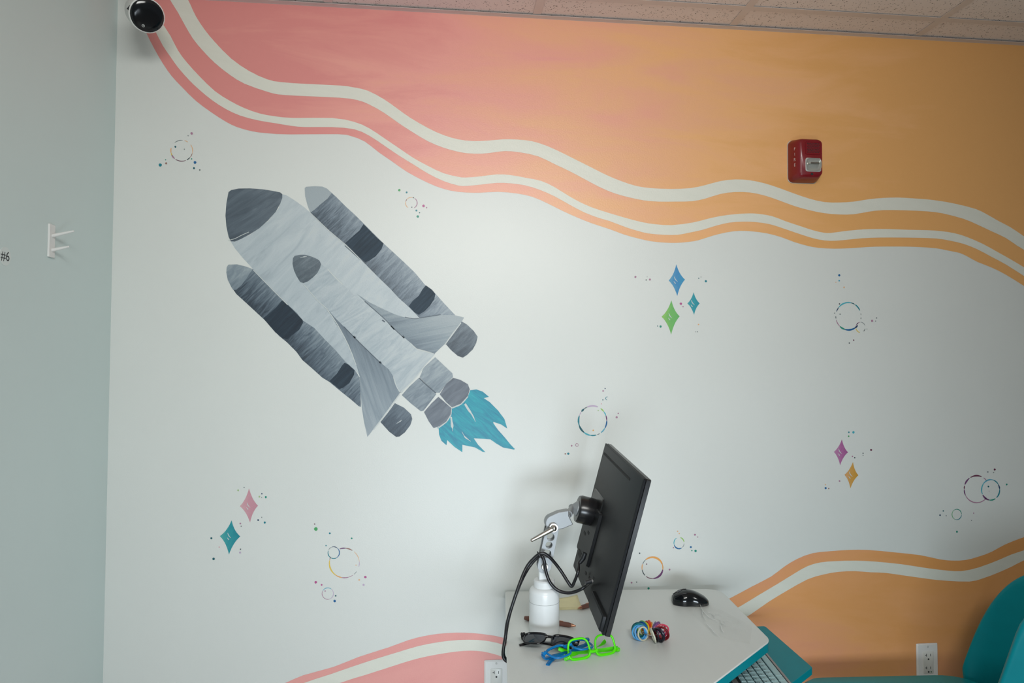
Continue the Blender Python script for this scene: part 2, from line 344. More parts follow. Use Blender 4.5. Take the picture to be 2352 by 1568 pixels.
lb_pts = [(521,613),(525,607.7),(544.7,607),(565,612),(582,618.7),(599,636.6),(625,663),(647,685),(660.5,699),(681,717.5),(696,736),(722,753),(744,777),(769.5,802.6),(793,830),(815.5,850),(826,866),(828,897),(829,934),(824,932.5),(805,916),(781,897),(757,877),(740.5,867),(718.4,847),(694.6,826.5),(681,807.7),(659,785.6),(642,772),(628,757),(607.7,734.5),(585.6,714),(565,695),(543,675),(531,658),(523.4,642.6),(520,625.5)]
lb_cap = [(521,613),(525,607.7),(544.7,607),(565,612),(581,618),(574,627),(567,639),(555,654.5),(543,665),(536,666),(531,658),(523.4,642.6),(520,625.5)]
lb_b1 = [(647.7,690),(653.7,692.8),(672,710.7),(695,734.5),(696,741),(687.7,756.7),(670.7,770),(660.5,779),(650,777),(633,763.5),(616,744),(605,730.5),(621,717.5),(633,707)]
lb_b2 = [(791.7,832.8),(800.4,837),(814.5,850),(813.4,860),(802.6,879.4),(787,891),(779,893),(757,875),(774,857.8),(785,840)]
lb_noz = [(874,969),(890.7,948),(907,925.5),(928,936),(944,951),(947,962),(942.5,976),(930,992.5),(917.5,1002),(910,1003),(894,991)]
rb_pts = [(700,432),(703,429),(722,427.6),(740.5,428.6),(751,433),(773,453),(795,475),(814,492),(834,512),(855,533),(881,559),(902,578),(928,602),(953,626),(977,655),(992,665),(1002.6,677),(1021,697.5),(1045,723),(1030,745),(979,745),(963.5,730),(950,715.7),(935,701),(915.7,684),(896.5,663),(873.6,641),(852.5,620),(829,596),(812,580.5),(795,562),(773,545),(756,529),(735,510.7),(713,488.5),(706.5,471.5),(701,451)]
rb_cap = [(700,432),(703,429),(722,427.6),(740.5,428.6),(751,433),(762,443.5),(752.5,456),(735.4,470),(722,482),(713,488.5),(706.5,471.5),(701,451)]
rb_b1 = [(835,514.5),(851,530.6),(868,547.7),(881,558.7),(876.6,571.5),(863,588.5),(847.7,598.8),(839,602),(829,594),(812,578),(793,558.5),(812,541),(825.7,529.4)]
rb_b2 = [(978,655),(992,665),(1000,675),(997.5,687),(987,702.6),(975,714.6),(962,723),(951.5,717),(939,703),(948,690.7),(962,679),(970,665)]
rb_noz = [(1060,737.7),(1072.5,745),(1088,759.7),(1097,773),(1093.6,788),(1086,802),(1072.5,815),(1063,821),(1051.5,817),(1036,803.7),(1024,790),(1036,771),(1049.6,754)]
orb = [(737,607),(752,617),(767.5,635),(786.7,654),(812,675.6),(839,696),(862,713.7),(885,734.8),(912,761.6),(927,775),(942.4,788),(957.8,801.8),(978.8,808.5),(996,811),(999,813),(973,842),(954,867),(935,886),(923,901),(918.5,901),(909,884),(904,865),(892.7,847.7),(873.6,832),(854,813),(829.6,788),(820,779),(789.6,749.4),(770,730),(752.7,710),(726.7,686.5),(697,652),(690,647),(710,640),(730,622)]
onose = [(673,592.7),(677,587.6),(688.5,585),(701,585),(716.5,589.5),(729,595),(734.4,599),(737.6,606.7),(735.7,614.4),(729,627),(719,637),(707.6,646),(697,650),(690,647.5),(682,635),(675,619.5),(672,605.5)]
wl = [(752.7,708),(770,740.7),(791.7,773),(809,810),(820,842.6),(826.4,864),(828,897),(831,936),(837,972.6),(844,1003),(859,983.5),(878.5,959.6),(900,927),(911,912),(918.5,902),(909,884),(903,864),(893.6,847),(874,833),(852,812),(826,787),(805,765.5),(789.6,749),(770,729)]
wr = [(820,675),(850,695),(883,711),(906,721.4),(927,728),(950,731.5),(963.5,731),(988,726),(1011,724),(1030.5,723),(1045.8,724),(1066,729),(1061,737.7),(1040,763.5),(1021,790),(998,812),(992,809.4),(978.8,805.6),(957.8,800),(942.4,786.5),(927,773),(912,760.6),(885,734),(862,712),(839,693)]
eng_u = [(999.6,820),(1039,857),(1040.7,865.7),(1026.4,880),(1010,901.4),(1001.4,901.4),(980,882),(964,866),(973,844)]
eng_l = [(962,867.5),(982,885),(1002,905),(992.5,917.5),(973,942.5),(966.6,944),(944,926),(923,907),(940.7,887)]
noz_u = [(1040.7,867.5),(1057,872),(1074.6,882),(1079,894),(1074.6,908.6),(1058.6,926.4),(1038,935),(1024.6,923),(1010,905),(1024.6,882)]
noz_l = [(1007,911),(1021,923),(1037,937),(1035,951.4),(1024.6,967.5),(1010,978),(996,982.7),(985,967.5),(974,946),(990.7,926.4)]
flame = [(1080,896),(1094,894),(1108.6,899),(1123,911),(1111,914),(1124.6,923),(1144,942.5),(1158.6,962),(1165,983.6),(1151.4,974.6),(1133.6,968.4),(1132.7,971),(1144,987),(1160,1005),(1173,1021),(1182.7,1031),(1180,1032),(1155,1027),(1139,1017.5),(1126.4,1008.6),(1107,1007),(1088,1006),(1098,1021),(1115,1038),(1108.6,1037),(1091,1027),(1062,1021),(1062,1038),(1044,1026),(1027,1010),(1025.5,1022),(1014,1012),(1008.6,998),(1007.7,985),(1004,982),(1012,978),(1026.4,967.5),(1037,951.4),(1038,937),(1058.6,928),(1074.6,910)]
K = 0.82
def gr(*c):   # painted colour -> pigment
    return tuple(min(1, x*K) for x in srgb(c))
AX = (0.70, 0.72)           # across the boosters
M_tank = paint('shuttle_tank_paint', [gr(168,180,188), gr(190,202,208), gr(204,214,218), gr(212,218,216)], (600, 640), (760, 520), 0.30, 1.35, (0.55, 0.6), 8, 38, 0.48, 1.0)
M_nose = paint('shuttle_nose_paint', [gr(74,87,99), gr(95,109,121), gr(126,139,149)], (540, 520), (640, 450), 0.25, 1.8, (0.75, 0.5), 8, 60, 0.42, 0.8)
M_lb = paint('left_booster_paint', [gr(52,66,80), gr(88,104,118), gr(120,136,148), gr(154,167,175)], (655, 790), (720, 735), 0.8, 1.7, AX, 13, 95, 0.46, 1.3)
M_rb = paint('right_booster_paint', [gr(70,86,100), gr(108,124,138), gr(140,155,167), gr(168,180,188)], (860, 640), (920, 590), 0.7, 1.7, AX, 13, 95, 0.46, 1.3)
M_cap = paint('booster_cap_paint', [gr(112,128,140), gr(140,155,165), gr(172,184,190)], (545, 660), (565, 615), 0.4, 1.5, AX, 20, 70, 0.5, 1.0)
M_band = paint('booster_band_paint', [gr(32,50,64), gr(48,68,84), gr(82,100,115)], None, None, 0, 1.8, AX, 9, 110, 0.34, 0.6, rough=0.65)
M_band_d = paint('dark_band_paint', [gr(20,38,54), gr(32,52,68), gr(56,77,93)], None, None, 0, 1.8, AX, 9, 110, 0.34, 0.6, rough=0.65)
M_orb = paint('orbiter_paint', [gr(160,173,182), gr(182,195,202), gr(200,210,214), gr(212,220,220)], (790, 770), (880, 720), 0.2, 1.5, (0.6, 0.5), 10, 44, 0.5, 1.8)
M_onose = paint('orbiter_nose_paint', [gr(78,92,103), gr(100,114,124), gr(130,143,152)], (700, 645), (705, 590), 0.4, 1.9, (0.7, 0.5), 16, 90, 0.4, 0.8)
M_wl = paint('left_wing_paint', [gr(110,125,138), gr(136,151,162), gr(156,169,178), gr(172,183,190)], (910, 850), (830, 960), 0.7, 1.4, (0.35, -1), 5, 75, 0.5, 0.7)
M_wr = paint('right_wing_paint', [gr(116,131,143), gr(140,155,165), gr(160,173,180), gr(174,185,190)], (960, 800), (1000, 725), 0.8, 1.3, (1, 0.22), 5, 80, 0.5, 0.7)
M_eng = paint('engine_paint', [gr(120,134,146), gr(150,163,172), gr(176,187,192)], (985, 905), (1010, 840), 0.35, 1.9, (0.7, 0.6), 16, 75, 0.5, 1.2)
M_noz = paint('nozzle_paint', [gr(88,98,110), gr(112,121,133), gr(134,144,153)], None, None, 0, 1.8, (0.7, 0.7), 12, 60, 0.5, 0.8)
M_noz_d = paint('booster_nozzle_paint', [gr(60,74,87), gr(92,106,118), gr(126,140,150)], (1050, 815), (1080, 750), 0.7, 1.7, AX, 14, 90, 0.5, 0.9)
M_noz_l = paint('left_nozzle_paint', [gr(54,68,82), gr(78,93,107), gr(112,127,139)], (900, 995), (925, 940), 0.7, 1.7, AX, 14, 90, 0.5, 0.9)
M_flame = paint('flame_paint', [gr(0,138,168), gr(0,158,180), gr(10,174,188), gr(100,204,208)], None, None, 0, 2.1, (0.7, -0.55), 11, 70, 0.34, 1.6)
M_lite = paint('pale_brush_paint', [gr(206,214,214), gr(220,226,224)], None, None, 0, 0.8, AX, 10, 50)
M_line = paint('dark_brush_paint', [gr(70,84,96), gr(100,114,126)], None, None, 0, 0.8, AX, 10, 50)
sh = patch('painted_shuttle', tank_pts, 0.0004, M_tank, lab='grey painted space shuttle with two boosters and a turquoise flame')
def sub(name, pts, d, m, lab=None):
    o = MB().flat(wp(pts, d)).build(name, m, sh, smooth=False, recalc=False)
    if lab: o['label'] = lab
    return o
sub('booster', lb_pts, 0.0006, M_lb); sub('booster', rb_pts, 0.0006, M_rb)
sub('nose_cone', nose_pts, 0.0007, M_nose)
sub('booster_cap', lb_cap, 0.0008, M_cap); sub('booster_cap', rb_cap, 0.0008, M_cap)
sub('booster_band', lb_b1, 0.0009, M_band_d); sub('booster_band', lb_b2, 0.0009, M_band_d)
sub('booster_band', rb_b1, 0.0009, M_band); sub('booster_band', rb_b2, 0.0009, M_band)
sub('wing', wr, 0.0010, M_wr); sub('wing', wl, 0.0010, M_wl)
sub('booster_nozzle', lb_noz, 0.0008, M_noz_l); sub('booster_nozzle', rb_noz, 0.0008, M_noz_d)
sub('orbiter_body', orb, 0.0012, M_orb); sub('orbiter_nose', onose, 0.0014, M_onose)
sub('engine', eng_u, 0.0011, M_eng); sub('engine', eng_l, 0.0011, M_eng)
sub('flame', flame, 0.0009, M_flame, 'turquoise flame below the engines')
sub('engine_nozzle', noz_u, 0.0012, M_noz); sub('engine_nozzle', noz_l, 0.0012, M_noz)
# brush outlines: thin strips joined per tone
def strip_verts(mb, pts, w, d, mi=0):
    n = len(pts); ws = w if isinstance(w, (list, tuple)) else [w]*n
    L = []
    for i in range(n):
        a, b_ = pts[max(0, i-1)], pts[min(n-1, i+1)]
        dx, dy = b_[0]-a[0], b_[1]-a[1]; l = math.hypot(dx, dy) or 1
        L.append(((pts[i][0]-dy/l*ws[i]/2, pts[i][1]+dx/l*ws[i]/2), (pts[i][0]+dy/l*ws[i]/2, pts[i][1]-dx/l*ws[i]/2)))
    V = [[mb.bm.verts.new(p) for p in wp(x, d)] for x in L]
    for a, b_ in zip(V, V[1:]):
        f = mb.bm.faces.new((a[0], a[1], b_[1], b_[0])); f.normal_update(); f.material_index = mi
        if f.normal.y > 0: f.normal_flip()
mb = MB()
for pts, w in (([(697,652),(727,687),(753,711)], 1.6), ([(752,711),(775,745),(800,792),(818,838)], 2.0), ([(752,617),(768,635),(787,653)], 2.2), ([(918,902),(936,886),(955,866),(974,842)], 2.4),
               ([(918,905),(897,934),(875,964),(858,986)], 2.2), ([(1059,741),(1040,767),(1022,791)], 2.2), ([(713,489),(756,530),(795,563),(829,597)], 1.6), ([(582,620),(625,664),(661,700)], 1.6),
               ([(943,788),(958,802),(979,808),(996,812)], 2.2), ([(904,866),(910,885),(919,901)], 2.0), ([(525,552),(540,548),(556,540),(572,533)], 1.4), ([(1038,937),(1059,928),(1075,910)], 2.0), ([(1005,984),(1025,969),(1036,953)], 2.0)):
    strip_verts(mb, smooth_line(pts, 3), w, 0.0017)
for pts, w in (([(1036,957),(1038,973),(1040,990)], [4,6,1]), ([(1068,927),(1076,940),(1085,953),(1092,968)], [5,5,3,1]), ([(1061,991),(1068,1003),(1081,1013)], [1,3,1]), ([(690,592),(698,590),(705,589)], [1,2,1]), ([(911,972),(918,968),(923,964)], [1,2,1])):
    strip_verts(mb, smooth_line(pts, 3), [w[min(len(w)-1, int(i*len(w)/(3*(len(pts)-1)+1)))] for i in range(3*(len(pts)-1)+1)], 0.0018)
label(mb.build('pale_brush_line', M_lite, sh, smooth=False, recalc=False), kind='stuff')
mb = MB()
for pts, w in (([(838,692),(862,713),(885,734),(900,750),(928,776)], 1.6), ([(790,750),(826,787),(852,812),(874,833)], 1.8), ([(878,735),(884,739)], 3), ([(898,748),(906,757)], 3), ([(925,771),(929,776)], 4), ([(812,772),(817,776)], 4), ([(872,830),(876,835)], 4),
               ([(963,868),(982,886),(1001,902)], 2.4), ([(930,728),(948,731.5),(962,731)], 1.2), ([(963.5,730),(990,726),(1012,722)], 1.6), ([(792,564),(812,582),(829,597)], 1.4)):
    strip_verts(mb, smooth_line(pts, 3), w, 0.0016)
label(mb.build('dark_brush_line', M_line, sh, smooth=False, recalc=False), kind='stuff')

# --- stars
def star_pts(t, r, b_, l, k=0.34, n=7):
    c = ((t[0]+b_[0]+r[0]+l[0])/4, (t[1]+b_[1]+r[1]+l[1])/4); out = []
    for p, q in ((t, r), (r, b_), (b_, l), (l, t)):
        m_ = ((p[0]+q[0])/2, (p[1]+q[1])/2); cc = (m_[0]+(c[0]-m_[0])*k, m_[1]+(c[1]-m_[1])*k)
        for i in range(n):
            s_ = i/n; out.append((p[0]*(1-s_)**2+cc[0]*2*s_*(1-s_)+q[0]*s_*s_, p[1]*(1-s_)**2+cc[1]*2*s_*(1-s_)+q[1]*s_*s_))
    return out
STARS = [((1553.3,607),(1573.3,642),(1555.5,679.7),(1535.7,644), [(60,165,205),(70,150,205),(110,180,212)], 'sky blue painted star, topmost of its three'),
 ((1593,671),(1607,696.6),(1594,722.7),(1578.7,696.6), [(40,150,170),(50,165,180),(80,175,185)], 'small teal painted star right of the green star'),
 ((1542,689.4),(1561,726.3),(1541.5,768),(1519.4,727), [(110,190,110),(125,200,110),(165,215,110)], 'lime green painted star'),
 ((1933.6,1008.5),(1947.5,1038.3),(1929.4,1068),(1915,1037.4), [(165,90,150),(190,115,170),(205,155,190)], 'mauve painted star above the gold one'),
 ((1959,1060.5),(1971.4,1091),(1953,1121),(1939.4,1090), [(215,160,50),(225,170,85),(235,180,130)], 'gold painted star'),
 ((572,1121),(592.6,1161),(574.4,1199.5),(551,1162), [(212,150,165),(218,160,172),(230,185,190)], 'pink painted star'),
 ((532,1194.4),(552,1231.4),(526,1273),(505,1230.7), [(20,140,155),(45,160,170),(90,185,180)], 'turquoise painted star below the pink one')]
for i, (t, r, b_, l, cs, lab) in enumerate(STARS):
    m = paint('star_paint_%s' % 'abcdefg'[i], [gr(*c) for c in cs], r, l, 0.8, 0.7, (0.5, 1), 30, 90, 0.5, 0.8)
    st = patch('painted_star', star_pts(t, r, b_, l), 0.0005, m, lab=lab)
    cx_, cy_ = (t[0]+b_[0])/2, (r[1]+l[1])/2
    mb = MB(); strip_verts(mb, smooth_line([(cx_-6, cy_-8), (cx_-3, cy_-1), (cx_+2, cy_+4)], 3), [0.6, 1.4, 2, 2, 1.6, 1, .5], 0.0008)
    strip_verts(mb, [(cx_-7, cy_+3), (cx_-3, cy_+8)], [1.0, 2.2], 0.0008)
    mb.build('paint_highlight', M_lite, st, smooth=False, recalc=False)

# --- bubbles and dots
PAL = {'te': (20,125,140), 'bl': (20,95,150), 'na': (30,60,95), 'dt': (20,90,100), 'gn': (70,160,95), 'tg': (35,140,120), 'pg': (165,190,140), 'mg': (180,85,140), 'mv': (170,125,150), 'gy': (120,128,130), 'dk': (70,80,85), 'pk': (212,165,172), 'pe': (225,175,130), 'or': (226,160,85), 'ye': (222,190,80), 'pu': (110,65,110), 'mr': (105,50,75), 'li': (190,170,195), 'lb': (85,165,190), 'lt': (70,170,185), 'br': (150,110,100), 'lg': (150,195,100)}
K = 1.0
PM = {k: paint('dot_'+k, [gr(*[max(0, x-12) for x in c]), gr(*c), gr(*[min(255, x+22) for x in c])], None, None, 0, 0.8, (1, 0.5), 200, 400) for k, c in PAL.items()}
PK = list(PAL)
PML = [PM[k] for k in PK]
def dots(lst, lab):
    mb = MB()
    for x, y, r, k in lst:
        n = 8; vs = [mb.bm.verts.new(p) for p in wp([(x+r*1.02*math.cos(2*math.pi*i/n+.3)*random.uniform(.88, 1.1), y+r*1.02*math.sin(2*math.pi*i/n+.3)*random.uniform(.88, 1.1)) for i in range(n)], 0.0006)]
        f = mb.bm.faces.new(vs); f.normal_update(); f.material_index = PK.index(k)
        if f.normal.y > 0: f.normal_flip()
    o = mb.build('paint_dots', PML, wall_back, smooth=False, recalc=False); o['kind'] = 'stuff'; o['label'] = lab
def ring(x, y, rx, ry, segs, lab):
    mb = MB()
    for a0, a1, w, k in segs:
        n = max(2, int(abs(a1-a0)/7)); pts = []; ws = []
        for i in range(n+1):
            a = math.radians(a0+(a1-a0)*i/n); pts.append((x+rx*math.cos(a), y-ry*math.sin(a)))
            ws.append(max(0.7, w*(0.55+0.45*math.sin(math.pi*i/n))*random.uniform(.85, 1.15)))
        strip_verts(mb, pts, ws, 0.0005, PK.index(k))
    o = mb.build('painted_bubble', PML, wall_back, smooth=False, recalc=False); o['label'] = lab
ring(417.5,346,25,24,[(85,130,1.6,'gy'),(55,75,1.8,'pe'),(-15,35,1.8,'pe'),(-38,-15,1.6,'br'),(-62,-40,2.4,'dk'),(-125,-68,1.8,'mr'),(-155,-130,3.2,'mv'),(165,192,3.0,'pe'),(193,210,2.4,'ye')],'thin dashed orange and brown bubble nearest the left corner')
ring(944.8,466,13.3,13,[(75,140,1.4,'pe'),(60,76,1.8,'dk'),(-60,55,2.0,'mv'),(140,165,1.8,'br'),(165,235,1.8,'pe')],'small pink and peach bubble above the right booster')
ring(1948.5,726,29,31.5,[(75,140,3,'lt'),(60,78,2.4,'dt'),(25,58,3,'te'),(140,160,2,'na'),(5,12,1.5,'gy'),(-12,-5,1.5,'dk'),(180,190,2.2,'gy'),(195,228,2,'mv'),(228,255,4,'tg'),(255,300,4.4,'bl'),(300,318,4,'na')],'large teal and navy bubble at upper right')
ring(1976.5,751.5,10.7,11.8,[(20,90,1.2,'gy'),(95,170,1.4,'mv'),(190,262,1.8,'ye'),(-50,-15,1.4,'dk'),(120,150,3,'li')],'small faint bubble overlapping the large teal and navy one')
ring(2243.3,1123,29,31,[(68,120,3.4,'mr'),(125,160,3.4,'pu'),(165,180,2.4,'mr'),(182,205,2.6,'pu'),(205,320,2.4,'mv'),(40,58,2,'mv')],'mauve bubble overlapping a teal one at far right')
ring(2275.2,1124.6,20.7,23.5,[(75,140,3,'lb'),(30,75,2.4,'te'),(5,30,3,'na'),(-50,5,2.8,'te'),(-100,-58,3,'tg'),(-150,-100,4,'pu'),(140,205,2.6,'lt')],'teal bubble overlapping the mauve one at far right')
ring(2197.4,1181,10.9,12,[(0,130,1.6,'tg'),(130,250,1.2,'gn'),(-110,-5,1.6,'te')],'small thin green bubble below the overlapping pair')
ring(1361.2,965.8,32.5,34,[(68,112,4,'li'),(112,128,3,'gy'),(128,142,4.4,'dt'),(142,160,2,'li'),(160,200,3.6,'te'),(200,232,4.4,'dt'),(232,262,3.8,'lt'),(262,285,3.4,'te'),(288,300,2,'gy'),(306,330,3,'lb'),(330,360,3.6,'bl'),(0,20,3,'pu'),(20,38,2.6,'lt'),(38,56,3,'lg')],'large teal and lilac bubble above the monitor')
ring(1498.5,1303.7,24,24.5,[(20,130,4.6,'or'),(-10,22,2.4,'or'),(130,160,2,'gy'),(160,190,2.8,'pe'),(190,225,2.4,'dk'),(232,275,2,'mr'),(275,350,4.4,'pu')],'orange and purple bubble beside the monitor')
ring(1559.6,1246.6,11.8,13,[(10,75,2.4,'lg'),(118,200,1.8,'lt'),(200,300,2.8,'bl'),(-50,-5,1.2,'gy')],'small blue and green bubble above the desk')
ring(791,1292.4,34.5,34,[(85,108,2.6,'pu'),(58,86,2.4,'br'),(5,50,1.4,'pe'),(-15,5,2,'li'),(-50,-35,1,'gy'),(-75,-55,1.2,'mv'),(-100,-75,2.4,'mv'),(-125,-100,2.6,'or'),(170,235,3.2,'ye'),(155,168,1.6,'br')],'large yellow and mauve bubble below the shuttle')
ring(766.5,1268.7,13.2,13.5,[(50,110,1.6,'na'),(-60,48,2,'bl'),(-120,-60,1.8,'te'),(160,240,1.8,'te'),(112,150,1.2,'gy')],'small blue bubble on the rim of the large yellow one')
ring(752.9,1362.7,13,13.2,[(50,150,1.5,'lb'),(150,290,1.4,'mv'),(-70,48,1.5,'li')],'small lilac bubble lowest below the shuttle')
ring(1394.5,914.6,3.3,3.6,[(60,270,1.3,'te')],'tiny teal crescent above the monitor')
ring(1325.2,1021.5,3.2,3.3,[(0,360,1.4,'mv')],'tiny mauve bubble left of the monitor')
dots([(440.4,306.5,3,'mv'),(432.2,311.7,1.2,'gy'),(403,337,2.2,'dt'),(423.5,342.6,1.2,'gy'),(380.5,367,1.3,'tg'),(381.6,375.2,2.4,'br'),(368.3,379,3.8,'te'),(440.3,365,1.6,'tg'),(447.8,373,3.3,'bl'),(445.7,386.2,2.5,'dt'),(459,390.3,1.6,'dk')],'paint dots around the bubble nearest the left corner')
dots([(917.2,436.6,2.8,'gn'),(934,441.7,2.2,'te'),(946,475.8,1.2,'dk'),(972.8,472.8,3.1,'mg'),(980,476.8,1.6,'mv'),(956.4,483.3,2.3,'te'),(963.7,488.6,1.3,'dt'),(959.5,497,2.8,'tg')],'paint dots around the bubble above the right booster')
dots([(1459.4,635.7,2.5,'mv'),(1486.4,635.7,.8,'gy'),(1484,642.7,1.4,'dk'),(1492.7,641.9,2.4,'mv'),(1604.8,638.8,1.3,'dt'),(1610,636,1,'gy'),(1621.2,645.5,2.6,'te'),(1563.8,697.2,2.8,'mg'),(1568.7,704,1.5,'mv'),(1510.3,748.5,1.2,'dt'),(1517.2,749.7,2.6,'tg'),(1604.4,744.9,1.7,'pe'),(1598,761.8,.9,'gy'),(1601.8,761.8,1.1,'dk')],'paint dots around the blue, teal and green stars')
dots([(1927.4,632,2.6,'bl'),(1927.4,644.4,2,'lb'),(1919.8,647.9,1.2,'pe'),(1938.5,659.7,1.9,'pe'),(1928,697.7,1.6,'dk'),(1916.8,719,1.2,'gy'),(1929.3,721.3,1.6,'gy'),(2013.2,730,1.3,'dk'),(2002.9,736.6,2.6,'mv'),(2011,737.2,1.2,'gy'),(1991.2,755.4,1,'gy'),(1960.6,780.9,1.7,'mr'),(1950.4,787.5,1.4,'dk')],'paint dots around the teal and navy bubble')
dots([(1949.5,992.4,1.8,'te'),(1960,992.4,2.9,'lt'),(1949.1,1001.4,1.8,'gn'),(2000.6,1032.9,2.3,'mr'),(1982.2,1040.5,1.4,'dk'),(1982.2,1045.6,1.2,'gy'),(1957.8,1047.7,1.5,'mv'),(1963,1050.8,1.6,'dk'),(1928.2,1104.2,1.9,'mv'),(1895.7,1112.5,1.4,'pe'),(1896.2,1120.4,2.4,'bl'),(1903.4,1121.5,1.5,'br')],'paint dots around the mauve and gold stars')
dots([(2284.4,1077.8,2.4,'mr'),(2268.6,1083.5,1.6,'gy'),(2282,1084.7,1.3,'gy'),(2270,1117,1.9,'dt'),(2271.5,1127.4,.9,'mv'),(2312,1112.2,2,'tg'),(2166.4,1172.9,1.6,'dt'),(2159,1182.6,1.8,'na'),(2173,1183.8,1.3,'gy'),(2236.2,1178,1.4,'mv'),(2231.3,1194.6,1.1,'gy'),(2197.8,1220.7,2.3,'tg')],'paint dots around the overlapping bubbles at far right')
dots([(1389.7,892,1.3,'na'),(1385.2,897.5,2,'mv'),(1384.6,918,1.3,'dt'),(1381.2,927,1.3,'pk'),(1374,942.4,1.5,'pg'),(1419.8,949,1.6,'mv'),(1416.4,958,2.6,'mv'),(1362.4,988,1.7,'or'),(1313,1023.3,2,'mv'),(1298.5,1041.9,1.8,'br'),(1305.2,1041.5,2.6,'te')],'paint dots around the large bubble above the monitor')
dots([(1469,1270.2,1.8,'dk'),(1556.2,1219.7,1.6,'pe'),(1560,1224.7,1.6,'pe'),(1596.1,1227.6,2.3,'mv'),(1602.3,1232.8,1.3,'mv'),(1586.6,1255.8,2.3,'bl'),(1589,1264,1.5,'tg'),(1597.5,1264.7,2.8,'tg'),(1546.6,1257.2,1.5,'mv'),(1485,1295,1.4,'mr'),(1537.8,1307.6,2,'mv'),(1450.5,1337.5,2.1,'mv'),(1462.2,1336.3,1.3,'dk'),(1489.6,1350.5,2.6,'tg')],'paint dots around the bubbles above the desk')
dots([(547.1,1125.5,2.2,'pg'),(560.8,1118.8,1.4,'gy'),(595.8,1140.2,2.2,'pg'),(601.6,1133.5,1.5,'na'),(601,1142,1,'gy'),(610.5,1141.2,2.5,'tg'),(601.2,1187.4,1.2,'gy'),(593,1193.8,2,'na'),(608.3,1199.5,2.5,'te'),(552,1201.7,2,'mv'),(554,1208,1.2,'dk'),(485.5,1235.6,2.4,'dt'),(503.6,1255.9,1.6,'pk'),(552.5,1260.7,1.5,'dk'),(551.5,1268.6,2.4,'li'),(490.6,1283,3,'dt')],'paint dots around the pink and turquoise stars')
dots([(722.8,1203,1.4,'mr'),(725.4,1214.4,4.2,'gn'),(757.6,1224.4,2.2,'te'),(807.8,1235.8,2.1,'tg'),(749,1252.5,1.5,'te'),(817.8,1297.5,1.3,'pe'),(839.2,1324.6,2.9,'mg'),(825.2,1331.2,2,'pe'),(835.2,1342.6,2.6,'li'),(725.2,1336.6,3.1,'mg'),(738.8,1342.6,2,'mg'),(746.9,1356.7,1.6,'mv'),(771,1367.7,1.8,'dt'),(768.7,1379.7,2.9,'bl')],'paint dots around the yellow and mauve bubble')

# ================================================================== WALL FITTINGS
M_white = mat('white_plastic', (0.78, 0.78, 0.76), 0.35, vary=0.02)
M_black = mat('black_plastic', (0.012, 0.013, 0.015), 0.42, vary=0.1)
M_gloss_black = mat('gloss_black', (0.006, 0.007, 0.009), 0.12, vary=0.1)
M_dark = mat('dark_recess', (0.01, 0.01, 0.01), 0.8)
M_steel = mat('bright_steel', (0.50, 0.47, 0.43), 0.3, metal=1.0, vary=0.05)
M_slot = mat('slot_dark', (0.02, 0.02, 0.02), 0.7)

def outlet(px0, py0, lab, led):
    p = wall(px0, py0); w, h = 0.0705, 0.114
    c = Vector((p.x+w/2, 0, p.z-h/2))
    t = thing('wall_outlet', (c.x, 0, c.z), lab, 'outlet', 'wall outlets')
    def xz(poly, y): return [Vector((c.x+a, y, c.z+b_)) for a, b_ in poly]
    MB().loft([xz(rrect(0, 0, w, h, .003, 3), -.0015), xz(rrect(0, 0, w, h, .003, 3), -.003), xz(rrect(0, 0, w-.007, h-.007, .002, 3), -.007)]).build('cover_plate', M_white, t, ang=20)
    MB().loft([xz(rrect(0, 0, .034, .068, .003, 3), -.0065), xz(rrect(0, 0, .034, .068, .003, 3), -.0088), xz(rrect(0, 0, .0325, .0665, .003, 3), -.0095)]).build('receptacle', mat('ivory_plastic', (0.70, 0.70, 0.66), .35, vary=.02), t)
    for dz in (.0195, -.0195):
        z = c.z+dz; x = c.x
        MB().box((x-.0065, -.0096, z+.004), (.0016, .0004, .0085)).box((x-.0088, -.0096, z+.004), (.0045, .0004, .0018)).build('slot', M_slot, t, smooth=False)
        MB().box((x+.0065, -.0096, z+.004), (.0016, .0004, .0075)).build('slot', M_slot, t, smooth=False)
        MB().cyl((x, -.0094, z-.0085), (x, -.0099, z-.0085), .0026, n=16).build('ground_hole', M_slot, t, smooth=False)
    for dz in (.0485, -.0485):
        MB().cyl((c.x, -.0068, c.z+dz), (c.x, -.0082, c.z+dz), .0033, .0028, 14).box((c.x, -.0082, c.z+dz), (.0048, .0004, .0008)).build('screw', mat('screw_paint', (.6, .6, .58), .3), t)
    if led: MB().cyl((c.x+.0085, -.0094, c.z-.028), (c.x+.0085, -.0100, c.z-.028), .0018, n=12).build('indicator', mat('green_lens', (.02, .12, .05), .3), t)
outlet(1112, 1515, 'white wall outlet at the left edge of the desk', False)
outlet(2103, 1477, 'white wall outlet on the orange hill beside the teal chair', True)

